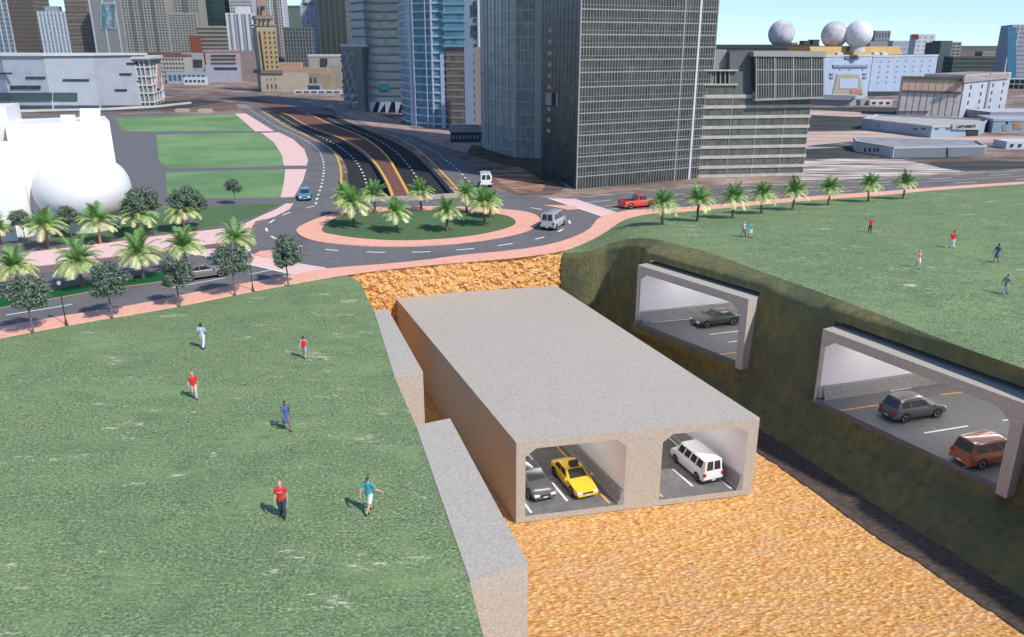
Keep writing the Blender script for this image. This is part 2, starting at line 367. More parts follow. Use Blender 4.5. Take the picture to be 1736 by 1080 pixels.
# bank below the crest
BN = Vector((0.866, 0.5, 0)).normalized(); BT = Vector((0.5, -0.866, 0))
PD = -9.0
prof = [(1.0, 0.0), (0.93, 1.15), (0.40, 2.1), (0.18, 3.0), (0.0, 4.6)]    # (height fraction from floor to crest, offset into the pit)
def prof_off(f):
    for (f1, o1), (f0, o0) in zip(prof, prof[1:]):
        if f >= f0: return o0 + (o1-o0)*(f-f0)/(f1-f0)
    return prof[-1][1]
F_ROAD = -4.5
PORT = []
for (l, r) in (((1078,545), (1247,611)), ((1382,676), (1690,820))):
    a = G(*l, F_ROAD); b = G(*r, F_ROAD); PORT.append((a, b))
TUN_DIR = Vector((0.955, 0.296, 0)).normalized()
def in_portal(p):
    for a, b in PORT:
        u = (b-a).normalized(); W = (b-a).length; nn = Vector((-u.y, u.x, 0))
        if nn.dot(TUN_DIR) < 0: nn = -nn
        q = p-a; s = q.dot(nn)/TUN_DIR.dot(nn); w = (q - TUN_DIR*s).dot(u)
        if -0.35 < w < W+0.35 and F_ROAD-0.02 < p.z < F_ROAD+6.0 and s > -3: return True
    return False
rows = []; NBk = 330; NZ = 60
cp = resample(crest, NBk)
for k, c in enumerate(cp):
    ramp_in = min(1.0, k/40.0)
    n = BN.lerp(Vector((1, 0.0, 0)), 0.6*(1-ramp_in)).normalized()
    row = []
    for i in range(NZ+1):
        f = 1 - i/NZ; z = PD + (c.z-PD)*f
        off = prof_off(f)*(0.18+0.82*ramp_in)
        p = c - n*off; p.z = z
        if i: p += n*0.10*noise.fractal(Vector((p.x*.5, p.y*.5, p.z*.5)), 0.8, 2, 4)*min(1, i/4)
        if i:
            for pa, pb in PORT:
                u_ = (pb-pa).normalized(); Wq = (pb-pa).length; nb_ = Vector((-u_.y, u_.x, 0)); nb_ = nb_ if nb_.dot(TUN_DIR) > 0 else -nb_
                w_ = (p-pa).dot(u_); d_ = (p-pa).dot(nb_); ss = lambda t: max(0, min(1, t))**2*(3-2*max(0, min(1, t)))
                mk_ = ss((w_+2.3)/1.6)*ss((Wq+3.2-w_)/1.6)*ss((p.z+7.2)/1.8)*ss((2.9-p.z)/.7)
                lowf = ss((-4.35-p.z)/.5)*(1 if w_ < Wq+.2 else 0)
                p += nb_*((0.85+0.5*max(0, (p.z+4.5)/6.5))*(1-lowf)+.0*lowf-d_)*mk_
        row.append(p)
    rows.append(row)
mb = MB()
for a in range(NBk-1):
    for b in range(NZ):
        q = [rows[a][b], rows[a][b+1], rows[a+1][b+1], rows[a+1][b]]
        c = sum(q, Vector())/4
        if in_portal(c): continue
        mb.face(q)
me_bank = struct('bank', mb, earth_wall)
# merge doubles so shading is smooth
bm = bmesh.new(); bm.from_mesh(me_bank.data); bmesh.ops.remove_doubles(bm, verts=bm.verts, dist=1e-4)
for f in bm.faces: f.smooth = True
bm.to_mesh(me_bank.data); bm.free()
# skirt of dark loose soil along the foot of the bank
rows2 = []
for k in range(0, NBk, 2):
    b = rows[k][-1]; ramp_in = min(1.0, max(0.0, (k-20)/50.0))
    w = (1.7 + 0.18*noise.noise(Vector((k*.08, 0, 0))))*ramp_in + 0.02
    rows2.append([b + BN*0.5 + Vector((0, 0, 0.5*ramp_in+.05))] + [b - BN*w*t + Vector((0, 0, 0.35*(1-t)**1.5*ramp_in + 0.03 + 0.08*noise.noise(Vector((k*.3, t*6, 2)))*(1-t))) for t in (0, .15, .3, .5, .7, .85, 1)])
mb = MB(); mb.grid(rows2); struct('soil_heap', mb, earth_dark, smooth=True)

# pit floor: displaced rock
def floor_h(x, y):
    return 0.07*noise.fractal(Vector((x*.8, y*1.5, 0)), 0.75, 2.1, 5) 
xs = [-26 + i*0.32 for i in range(300)]; ys = [-20 + i*0.32 for i in range(330)]
mb = MB(); mb.grid([[Vector((x, y, PD + floor_h(x, y) - 0.05)) for x in xs] for y in ys]); struct('pit_floor', mb, rock)
# back soil face
u = PIT_BACK_R-PIT_BACK_L; Lb = u.length; u.normalize(); nn = Vector((u.y, -u.x, 0))
rows = []
for i in range(0, 62):
    z = -9.4 + (9.4-0.03)*(i/61); rows.append([PIT_BACK_L + u*(Lb+0.4)*(j/200) - Vector((0, 0, 0)) + nn*(-0.30 + (0.30*noise.fractal(Vector((j*.18, i*.22, 5)), 0.7, 2, 5) if i < 61 else 0.1)) + Vector((0, 0, z)) for j in range(201)])
mb = MB(); mb.grid(rows); struct('soil_face', mb, rock)
# left soil face below the lawn
LP = resample(PIT_LEFT, 200); rows = []
for i in range(0, 40):
    z = -9.4 + 9.38*(i/39); rows.append([Vector((p.x, p.y, z)) + Vector((-0.05 + (0.2*noise.fractal(Vector((j*.18, i*.22, 9)), 0.7, 2, 5) if i < 39 else 0.0), 0, 0)) for j, p in enumerate(LP)])
mb = MB(); mb.grid(rows); struct('soil_face', mb, rock)
# pit end behind the viewer
mb = MB(); mb.box(PIT_LEFT[-1].x-2, 90, -21, -19, -9.4, 0.0); struct('soil_face', mb, rock)
mb = MB(); mb.box(-260, 320, -160, -21.01, -9.4, 0.0)
struct('lawn', mb, grass)

# ---------------------------------------------------------------- paved sheets
def solid(name, pts, z1, m, z0=-0.05, smooth=0, label=None):
    mb = MB(); P = Gs(pts) if not isinstance(pts[0], Vector) else pts
    if smooth: P = smooth_closed(P, smooth)
    mb.prism(P, z0, z1); return struct(name, mb, m, label)
def strip(name, L, R, z, m, n=60):
    L = resample(L, n); R = resample(R, n); mb = MB()
    mb.grid([[Vector((a.x, a.y, z)), Vector((b.x, b.y, z))] for a, b in zip(L, R)]); return struct(name, mb, m)
# pavement between lawn and road
W1 = resample(walk_out, 120); W2 = resample(walk_in, 120)
mb = MB(); mb.grid([[Vector((a.x, a.y, -0.02)), Vector((a.x, a.y, 0.12)), Vector((b.x, b.y, 0.12)), Vector((b.x, b.y, -0.02))] for a, b in zip(W1, W2)])
struct('pavement', mb, salmon)
# left frontage road
FL_l = smooth_poly(Gs([(405,185),(420,195),(452,216),(476,226),(497,236),(516,252),(523,270),(520,292),(512,315),(499,336),(497,346)]), 1)
FL_r = smooth_poly(Gs([(436,184),(461,199),(482,212.6),(503.6,223),(531,235.5),(555.5,248.5),(571,263),(579,290),(578,321),(574,350)]), 1)
strip('road', FL_l, FL_r, 0.012, asphalt)
FR_l = smooth_poly(Gs([(575,197),(604,211),(635,222),(671.6,233),(702,248.5),(724,266.5),(751,294),(782,328),(786,334)]), 1)
FR_r = smooth_poly(Gs([(560,183),(580,194),(620,211),(650,222),(696,231),(748,248),(772.5,263),(800,281),(812,294),(836,318),(850,330)]), 1)
strip('road', FR_l, FR_r, 0.012, asphalt)
med = strip('median', extend(RL_r, 0, 1.2)[:], extend(RR_l, 0, 1.2)[:], 0.02, brick_brown)
# roads running on into the city
strip('road', Gs([(436,184),(400,172),(350,165),(280,160)]), Gs([(474,190),(440,175),(400,166),(345,159),(280,155)]), 0.008, mat('far_asphalt', (0.15, 0.125, 0.11), .9, scale=.2))
strip('road', Gs([(520,192),(480,178),(430,166),(370,158)]), Gs([(575,197),(540,180),(490,166),(430,157)]), 0.008, MATS['far_asphalt'])
strip('road', Gs([(474,190),(440,175),(400,166),(345,159)]), Gs([(520,192),(480,178),(430,166),(370,158)]), 0.006, brick_brown)
# roundabout and its arms
RB = [(497,346),(574,349),(590,341),(700,338.5),(776,334.5),(786,333),(812,318),(836,318),(855,328),(900,333),(930,336),(972,337.5),(1045,361),(1020,367),(1009,375),(1005,385),(990,396),(966,406),(930,417),
      (870,426),(780,434),(727,442),(635,451),(555,455.5),(507,448),(433,433),(425,428),(421,405),(427,394),(445,377),(468,366),(491,355)]
solid('road', RB, 0.016, asphalt, z0=-0.02)
# left arm: lower and upper carriageways, green median
mb = MB()
LA = [(-60,490),(0,478),(69,462),(170,445),(300,428),(332,424),(360,424),(433,433),(507,448),(555,455.5),(503,466),(449,476),(360,491),(240,517),(120,535),(0,556),(-60,568)]
solid('road', LA, 0.010, asphalt, z0=-0.02)
solid('median', [(-60,516),(0,508),(90,493),(150,482),(222,471),(276,462),(340,451),(368,447),(372,451),(368,457),(330,462),(276,476),(222,483),(150,494),(90,505),(0,521),(-60,531)], 0.13, ramp_mat('median_turf', [(.3, (0.006, 0.085, 0.025)), (.7, (0.012, 0.12, 0.04))], 4))
# right arm
RA_up = Gs([(972,337.5),(1080,325.5),(1169,319),(1359,313),(1525,303),(1736,290)]); RA_dn = Gs([(1045,361),(1068,357),(1157,353),(1359,335),(1492,326),(1591,318),(1736,309)])
strip('road', extend(smooth_poly(RA_up,1), 0, 150), extend(smooth_poly(RA_dn,1), 0, 150), 0.014, asphalt)
strip('verge', extend(smooth_poly(Gs([(940,333),(1080,321),(1169,314),(1359,308),(1525,299),(1736,286)]),1), 0, 150), extend(smooth_poly(RA_up,1), 0, 150), 0.006, ramp_mat('verge_soil', [(.3,(0.09,0.07,0.06)),(.5,(0.25,0.19,0.16)),(.7,(0.5,0.42,0.36))], .8, stretch=(.3,1,1)))
# island: salmon ring and lawn
ISL_O = [(500,388),(506,400),(530,410),(580,416),(640,419),(700,419),(780,414),(850,404),(895,393),(914,382),(917,371),(903,362),(870,357),(820,353),(740,350.5),(650,351.5),(590,357),(540,370)]
ISL_I = [(545,391),(549,383),(572,368),(635,361),(696,358),(770,358.5),(818,361),(862,367),(878,378),(864,388),(818,399),(757,407),(681,410),(620,407),(574,401),(549,396)]
solid('roundabout_pavement', ISL_O, 0.13, salmon, smooth=2)
solid('roundabout_lawn', ISL_I, 0.17, grass_flat, smooth=2)
# crosswalks and splitter islands
solid('crosswalk', [(300,427),(372,421),(433,433),(507,448),(553,455.5),(503,466),(491,465.2),(452,456),(405,446),(360,436)], 0.024, palepink)
solid('splitter_island', [(430,433),(441,427),(467,425),(466,434),(462,439)], 0.10, salmon)
solid('crosswalk', [(930,336.5),(972,337.5),(1045,361),(1020,367)], 0.024, palepink)
solid('splitter_island', [(921,348.5),(972,349.5),(981,355),(960,356)], 0.10, salmon)
# park on the left
solid('plaza', [(-80,195),(195,193.5),(400,193),(425,197),(452,216),(476,226),(497,236),(516,252),(523,270),(520,292),(512,315),(499,336),(491,355),(468,366),(440,374),(383,389),(270,402),(168,416),(0,434),(-80,442)], 0.006, plaza_mat, z0=-0.02)
for q in ([(195,199),(398,193.5),(430,222),(208,223)], [(265,228.5),(440,225),(464,241.7),(477.6,263),(481,281),(400,284),(286,286),(276,279),(269,272)],
          [(281,292),(484,287.5),(481,310),(476,335),(400,336),(283,336)], [(338,352),(400,348),(476,345.5),(462,353),(440,364),(400,377),(340,388),(320,391)],
          [(205,372),(290,352),(320,391),(210,402),(95,412),(85,404)]):
    solid('park_lawn', q, 0.03, park_grass if q[0][1] < 340 else grass_flat)
for q in ([(398,193),(417,193),(465,222.7),(432,223)], [(442.5,226),(473,225),(497.5,237),(516,254),(522.5,272),(520,281),(481,281),(477.6,263),(464,241.7)],
          [(484,288),(519.5,287.5),(514,306),(499,334),(476,335),(481,312)],
          [(485,346),(497,346),(491,355),(467,367),(434,375),(427,385),(424,396),(400,406),(371,412),(270,426),(168,438),(69,451),(0,452),(-80,462),(-80,444),(0,434),(84,425),(168,415),(270,401),(383,388),(413,381),(443,367),(467,356.5)]):
    solid('walkway', q, 0.10, palepink)
# strip of bare soil between walkway and left road
solid('verge', [(-80,462),(0,452),(69,451),(168,438),(270,426),(371,412),(420,405),(425,426),(360,424),(300,428),(170,445),(69,462),(0,478),(-80,490)], 0.008, ramp_mat('brown_soil', [(.3,(0.13,0.085,0.075)),(.7,(0.28,0.19,0.17))], .6, stretch=(.4,1,1)))

# ---------------------------------------------------------------- painted lines
LINES_W = MB(); LINES_Y = MB()
def line(mbx, P, w, z=0.03):
    P = [Vector((p.x, p.y, (p.z if abs(p.z) > .03 else 0)+z)) for p in P]; rows = []
    for k, p in enumerate(P):
        t = P[min(k+1, len(P)-1)]-P[max(k-1, 0)]; t.z = 0; t.normalize(); s = Vector((-t.y, t.x, 0))*w/2
        rows.append([p-s, p+s])
    mbx.grid(rows)
def dashes(mbx, P, w, on, off, z=0.03, start=0.0):
    tot = sum((b-a).length for a, b in zip(P, P[1:])); n = max(4, int(tot/0.4)); Q = resample(P, n); d = tot/(n-1)
    s = start
    while s+on < tot:
        i0 = int(s/d); i1 = max(i0+1, int((s+on)/d)); line(mbx, Q[i0:i1+1], w, z); s += on+off
def mid(A, B, t, n=60):
    return [a.lerp(b, t) for a, b in zip(resample(A, n), resample(B, n))]
dashes(LINES_W, mid(FL_l, FL_r, .5), .32, 1.3, 2.2)
dashes(LINES_W, mid(FR_l, FR_r, .5), .32, 1.3, 2.2)
dashes(LINES_W, cl[4:], .32, 1.3, 2.4, z=0.0); dashes(LINES_W, cr_[4:], .32, 1.3, 2.4, z=0.0)
dashes(LINES_W, smooth_poly(Gs([(580,341),(545,347),(505,356),(478,365),(458,377),(450,385),(455,398),(470,407),(500,416),(560,425),(650,429),(750,427),(850,417),(930,402),(962,385),(968,377),(955,366),(930,358),(905,353),(870,349)]), 2), .28, 1.9, 3.0, z=0.035)
dashes(LINES_W, Gs([(-10,538),(90,522),(175,507),(243,497),(330,481),(430,462)]), .18, 5.0, 8.0, z=0.03, start=1)
dashes(LINES_W, Gs([(-10,500),(80,480),(262,453),(340,440)]), .16, 3.0, 6.5, z=0.03)
line(LINES_W, Gs([(423,465.5),(460,458)]), .18); line(LINES_W, Gs([(300,427.6),(372,437.5),(452,455.5),(491,464.8)]), .25, 0.05); line(LINES_W, Gs([(372,421),(433,433),(507,448),(553,455.5)]), .25, 0.05)
line(LINES_W, Gs([(930,336.5),(1020,367)]), .3, 0.05); line(LINES_W, Gs([(972,337.5),(1045,361)]), .3, 0.05)
ra_mid = extend(smooth_poly(Gs([(1015,351),(1060,346),(1200,335),(1309,328.5),(1376,324),(1492,314),(1624,305),(1736,298.5)]), 1), 0, 140)
line(LINES_Y, ra_mid, .22)
dashes(LINES_W, mid(extend(RA_up, 0, 140), ra_mid, .5), .18, 4.5, 8); dashes(LINES_W, mid(ra_mid, extend(RA_dn, 0, 140), .5), .18, 4.5, 8)
struct('road_marking', LINES_W, white_paint)
for P, w in ((FL_r, .45), (FR_l, .45)):
    line(LINES_Y, P, w*.8, .04)
line(LINES_Y, [p.lerp(q, .03) for p, q in zip(RL_r, RR_l)], .45, .05); line(LINES_Y, [q.lerp(p, .03) for p, q in zip(RL_r, RR_l)], .45, .05)
for P in ([(0,506.5),(90,491.5),(150,480.5),(222,469.5),(276,460.5),(340,449.5)], [(0,523),(90,507),(150,496),(222,485),(276,478),(330,464)]): line(LINES_Y, extend(Gs(P), 20, 0), .14, .03)
struct('road_marking', LINES_Y, yellow_paint)
# kerb along the mouth of the ramps
mb = MB(); mb.prism([a for a in Gs([(588,342),(700,340),(776,335),(786,330),(782,327),(774,332),(700,337),(588,339)])], -0.3, 0.45)
struct('kerb', mb, mat('kerb_stone', (0.42, 0.33, 0.27), .8))

# ---------------------------------------------------------------- CITY LOTS
def lot(pts, m, z=0.005, name='lot'): return solid(name, pts, z, m, z0=-0.02)
m_dark = ramp_mat('dark_lot', [(.35,(0.035,0.040,0.038)),(.65,(0.085,0.088,0.08))], .15, stretch=(.3,1,1))
m_pink = ramp_mat('pink_lot', [(.35,(0.42,0.30,0.24)),(.65,(0.60,0.45,0.37))], .2, stretch=(.3,1,1))
m_brown = ramp_mat('brown_lot', [(.35,(0.10,0.07,0.055)),(.65,(0.24,0.17,0.13))], .3, stretch=(.3,1,1))
m_pale = ramp_mat('pale_slab', [(.40,(0.16,0.13,0.11)),(.5,(0.42,0.35,0.30)),(.62,(0.72,0.66,0.60))], .7, stretch=(.12,1,1))
lot([(1360,182),(1530,182),(1530,200),(1470,204),(1455,220),(1365,222)], m_dark, .004)
lot([(1360,186),(1450,190),(1525,197),(1440,198),(1360,194)], m_pink, .009)
lot([(1360,224),(1470,222),(1560,232),(1736,232),(1760,240),(1560,242),(1440,240),(1360,248)], m_pink, .004)
lot([(1360,252),(1450,246),(1460,262),(1420,268),(1360,268)], m_dark, .004)
lot([(1360,248),(1425,250),(1360,253)], m_pale, .009)
lot([(1355,272),(1420,269),(1530,270),(1590,283),(1640,293),(1560,299),(1380,306),(1355,306)], m_pale, .004)
lot([(1540,272),(1700,266),(1760,268),(1760,290),(1690,290),(1600,286)], m_brown, .005)
lot([(1570,276),(1690,272),(1760,276),(1760,284),(1640,290),(1600,286)], m_dark, .010)
lot([(800,282),(880,280),(900,290),(960,318),(935,331),(880,331),(840,318),(815,298)], m_brown, .004)
lot([(836,286),(880,283),(905,296),(925,312),(918,324),(880,327),(850,312),(832,296)], ramp_mat('bare_soil', [(.38,(0.11,0.075,0.045)),(.5,(0.34,0.20,0.13)),(.66,(0.52,0.33,0.23))], .45, stretch=(.35,1,1)), .009)
lot([(800,245),(915,268),(960,318),(905,300),(850,278),(790,262)], ramp_mat('scrub', [(.35,(0.05,0.055,0.03)),(.65,(0.15,0.12,0.07))], .3, stretch=(.3,1,1)), .006)
m_rub = ramp_mat('pinkish_rubble', [(.33,(0.12,0.085,0.07)),(.5,(0.38,0.25,0.20)),(.66,(0.66,0.52,0.45))], .8, stretch=(.3,1,1), rough_noise=.85)
lot([(560,176),(640,192),(700,218),(815,222),(815,250),(800,262),(748,248),(700,230),(650,221),(620,210),(580,193),(548,180)], m_rub, .004)
lot([(300,163),(360,166),(400,176),(405,186),(330,190),(-60,193),(-60,186),(200,182)], m_brown, .004, 'lot')
lot([(270,172),(340,168),(380,173),(320,183),(240,188),(60,191),(60,187),(230,182)], m_dark, .009)
# ================================================================ THE TUNNEL BOXES
tun_white = mat('tunnel_lining', (0.80, 0.79, 0.82), 0.45, var=0.03)
tun_grey = ramp_mat('barrier_concrete', [(.35,(0.24,0.23,0.22)),(.65,(0.34,0.32,0.31))], 6, bump=.2)
tun_road = ramp_mat('tunnel_asphalt', [(.35,(0.13,0.13,0.13)),(.65,(0.19,0.185,0.18))], 1.5, bump=.2, bscale=20)
added_light_mat = mat('added_light_glow', (0.9, 0.9, 0.9), .4, emit=(1.0, .97, .93), estr=13.0)  # glow for ceiling strips added out of view to brighten the tunnel interiors
def frame_pts(w0, w1, z0, z1, ch):
    """opening outline with chamfered corners, counter-clockwise from bottom-left"""
    return [(w0, z0), (w1, z0), (w1, z1-ch), (w1-ch*1.3, z1), (w0+ch*1.3, z1), (w0, z1-ch)]
def plate_with_holes(mb, M, outer, holes, y):
    loops = [outer]+holes; vs = [Vector((p[0], p[1], 0)) for l in loops for p in l]
    tris = geometry.tessellate_polygon([[Vector((p[0], p[1], 0)) for p in l] for l in loops])
    for a, b, c in tris: mb.face([M @ Vector((vs[k].x, y, vs[k].y)) for k in (a, b, c)])

# --- twin road tunnel segment lying in the pit
bl = G(875, 887, PD); br = G(1274, 838, PD); al = G(680, 517, -3.1); al.z = PD
W = (br-bl).length; ux = (br-bl).normalized(); uy = (al-bl); LT = uy.length; uy.normalize()
tt = thing('tunnel_segment', 'grey concrete twin tunnel box in the orange pit with taxi and white van inside', 'tunnel', bl)
M = Matrix(((ux.x, uy.x, 0), (ux.y, uy.y, 0), (0, 0, 1))).to_4x4()      # columns: across, along, up
H = 5.95; T0 = 0.45
cells = [(0.036*W, 0.44*W), (0.59*W, 0.955*W)]
LEN = LT + 3.0
opens = [frame_pts(a, b, T0, H-0.55, 0.55) for a, b in cells]
mb = MB()
plate_with_holes(mb, M, [(0, 0), (W, 0), (W, H), (0, H)], opens, 0.0)
mb.face([M @ Vector(p) for p in ((0,0,H),(W,0,H),(W,LEN,H),(0,LEN,H))])
mb.face([M @ Vector(p) for p in ((0,0,0),(0,0,H),(0,LEN,H),(0,LEN,0))])
mb.face([M @ Vector(p) for p in ((W,0,0),(W,LEN,0),(W,LEN,H),(W,0,H))])
mb.face([M @ Vector(p) for p in ((0,LEN,0),(W,LEN,0),(W,LEN,H),(0,LEN,H))])
mb.face([M @ Vector(p) for p in ((0,0,0),(0,LEN,0),(W,LEN,0),(W,0,0))])
mb.build('shell', concrete, tt)
for ci, (a, b) in enumerate(cells):
    o = opens[ci]
    mb = MB(); P = [M @ Vector((p[0], y, p[1])) for y in (0.0, LEN-.3) for p in o]; n = len(o)
    for k in range(n):
        if k == 0: continue
        q = (k+1) % n; mb.face([P[k], P[q], P[n+q], P[n+k]])
    mb.face(P[n:]); mb.build('lining', tun_white, tt)
    mb = MB(); mb.face([M @ Vector(p) for p in ((a,0,T0),(b,0,T0),(b,LEN-.3,T0),(a,LEN-.3,T0))]); mb.build('road_deck', tun_road, tt)
    for s in (1,):
        mb = MB(); e = (a, 1) if s == 0 else (b, -1)
        sec = [(e[0], T0), (e[0]+e[1]*0.45, T0+.003), (e[0]+e[1]*0.45, T0+.12), (e[0]+e[1]*.30, T0+.35), (e[0]+e[1]*0.20, T0+1.0), (e[0], T0+1.0)]
        ps = [[M @ Vector((x, y, z)) for x, z in sec] for y in (0.02, LEN-.35)]
        mb.grid([list(r) for r in ps]); mb.face(ps[0][::-1]); mb.build('barrier', tun_grey, tt)
    lw = MB(); ly = MB(); c = (a+b)/2
    def mk(mbx, x, y0, y1, w=.16):
        mbx.face([M @ Vector(p) for p in ((x-w/2, y0, T0+.012), (x+w/2, y0, T0+.012), (x+w/2, y1, T0+.012), (x-w/2, y1, T0+.012))])
    wx, yx = (a+.55, b-.85) if ci == 0 else (b-.62, a+.45)
    mk(lw, wx, 0.3, LEN-1); mk(ly, yx, 0.3, LEN-1)
    y = 1.2
    while y < LEN-4: mk(lw, c+(.0 if ci == 0 else .1), y, y+2.6); y += 5.6
    lw.build('lane_marking', white_paint, tt); ly.build('lane_marking', yellow_paint, tt)
    for k in range(4):
        y = 3.5+k*6.5
        mb = MB(); mb.box((a+b)/2-1.3, (a+b)/2+1.3, y, y+.5, H-.66, H-.56, M=M); mb.build('added_ceiling_light', added_light_mat, tt)  # unseen strips, added to light the tube walls

# --- two tunnel mouths in the bank
PLAB = ['farther concrete tunnel mouth in the turf bank, with the dark sedan inside', 'nearer concrete tunnel mouth in the turf bank, with the copper minivan inside']
PM = []
for pi_, (A, Bq) in enumerate(PORT):
    u = (Bq-A).normalized(); Wp = (Bq-A).length; nb = Vector((-u.y, u.x, 0))
    if nb.dot(TUN_DIR) < 0: nb = -nb
    HO = ztop(A, 462 if pi_ == 0 else 574) - F_ROAD
    root = thing('tunnel_portal', PLAB[pi_], 'tunnel portal', (A.x, A.y, F_ROAD), group='tunnel mouths in the turf bank')
    Mf = Matrix(((u.x, nb.x, 0), (u.y, nb.y, 0), (0, 0, 1))).to_4x4()
    Mt = Matrix(((u.x, TUN_DIR.x, 0), (u.y, TUN_DIR.y, 0), (0, 0, 1))).to_4x4()
    tl, tr, ttop, tb = 0.14, 0.72, 0.72, 0.35
    op = frame_pts(0, Wp, 0, HO, .75); op = [op[0], op[1], op[2], op[3], op[4], op[5]]
    outer = [(-tl, -tb), (Wp+tr, -tb), (Wp+tr, HO+ttop), (-tl, HO+ttop)]
    mb = MB(); plate_with_holes(mb, Mf, [(-tl,-tb),(0,-tb),(0,HO-.75),(.975,HO),(Wp-.975,HO),(Wp,HO-.75),(Wp,-tb-.3),(Wp+tr,-tb-.3),(Wp+tr,HO+ttop),(-tl,HO+ttop)], [], 0.0)
    D = 2.4
    outer[1] = (Wp+tr, -tb-.3)
    for k in range(1, 4):
        p, q = outer[k], outer[(k+1) % 4]; mb.face([Mf @ Vector(v) for v in ((p[0],0,p[1]),(q[0],0,q[1]),(q[0],D,q[1]),(p[0],D,p[1]))])
    mb.face([Mf @ Vector(v) for v in ((Wp,0,-tb-.3),(Wp+tr,0,-tb-.3),(Wp+tr,D,-tb-.3),(Wp,D,-tb-.3))])
    for k in range(1, 6):
        p, q = op[k], op[(k+1) % 6]; mb.face([Mf @ Vector(v) for v in ((q[0],0,q[1]),(p[0],0,p[1]),(p[0],.35,p[1]),(q[0],.35,q[1]))])
    mb.build('portal_frame', concrete, root)
    L2 = 19.0
    def T(x, s, z): return Mt @ Vector((x, s, z))
    mb = MB(); mb.face([T(-.02,-.02,0), T(Wp+.02,-.02,0), T(Wp+.02,L2,0), T(-.02,L2,0)]); mb.face([T(-.02,-.02,0), T(-.02,-.02,-.4), T(Wp+.02,-.02,-.4), T(Wp+.02,-.02,0)]); mb.build('road_deck', mat('portal_road', (0.13,0.13,0.135), .7, bump=.2, scale=2), root)
    mb = MB()
    for x in (-.02, Wp+.02): mb.face([T(x,.3,0), T(x,L2,0), T(x,L2,HO+.02), T(x,.3,HO+.02)])
    mb.face([T(0,.3,HO+.02), T(Wp,.3,HO+.02), T(Wp,L2,HO+.02), T(0,L2,HO+.02)]); mb.face([T(0,L2,0), T(Wp,L2,0), T(Wp,L2,HO), T(0,L2,HO)])
    mb.build('lining', tun_white, root)
    mb = MB(); mb.grid([[T(0,s,0.0)+u*.5, T(0,s,.1)+u*.45, T(0,s,.95)+u*.22, T(0,s,1.0)+u*0.0] for s in (.4, L2-.05)]); mb.build('barrier', tun_grey, root)
    lw = MB(); ly = MB()
    def mk2(mbx, x, s0, s1, w=.15):
        q = u*(w/2); mbx.face([T(x,s0,.012)-q, T(x,s0,.012)+q, T(x,s1,.012)+q, T(x,s1,.012)-q])
    marks = [[(1104,546.5,1170,540.5,0), (1175,555,1228,548,0), (1203,567,1262,560,0), (1235,580,1275,575,0), (1220,601,1280,594,1), (1240,535,1290,530,0)],
             [(1510,663,1545,657,0), (1425,696,1492,686,1), (1595,669,1665,661,1), (1514,711,1586,700,0), (1567,734,1641,722,0), (1634,792,1720,779,0), (1700,713,1760,704,0)]][pi_]
    for x0, y0, x1, y1, cc in marks:
        a_ = G(x0, y0, F_ROAD+.012)-root.location; b_ = G(x1, y1, F_ROAD+.012)-root.location; t_ = (b_-a_).normalized(); q = Vector((-t_.y, t_.x, 0))*.075
        mb = MB(); mb.face([a_-q, b_-q, b_+q, a_+q]); mb.build('lane_marking', yellow_paint if cc else white_paint, root)
    for s in (3.5, 9, 14.5):
        mb = MB(); mb.box(1.2, Wp-1.2, s, s+.35, HO-.12, HO-.02, M=Mt); mb.build('added_ceiling_light', added_light_mat, root)  # added strips hidden under the ceiling, brightening the lining
    PM.append((A, u, Wp, HO))

# --- retaining walls along the left side of the pit
def ret_wall(label, back, front, depth=9.3):
    bL, bR = back; fL, fR = front
    P = [G(*fL), G(*fR), G(*bR), G(*bL)]
    root = thing('retaining_wall', label, 'wall', (P[0].x, P[0].y, 0), group='concrete retaining walls of the pit')
    mb = MB(); Q = [(p-P[0]) for p in P]
    mb.prism([(q.x, q.y) for q in Q], -depth, 0.035); mb.build('wall_block', concrete, root)
    return root
ret_wall('farther grey concrete retaining wall block at the left edge of the pit, ending beside the gap', ((634,527),(657.6,525)), ((668.5,638),(717,631)))
ret_wall('nearer grey concrete retaining wall block at the left edge of the pit, reaching the foreground', ((705,722),(763,710)), ((797,987),(895,956)))
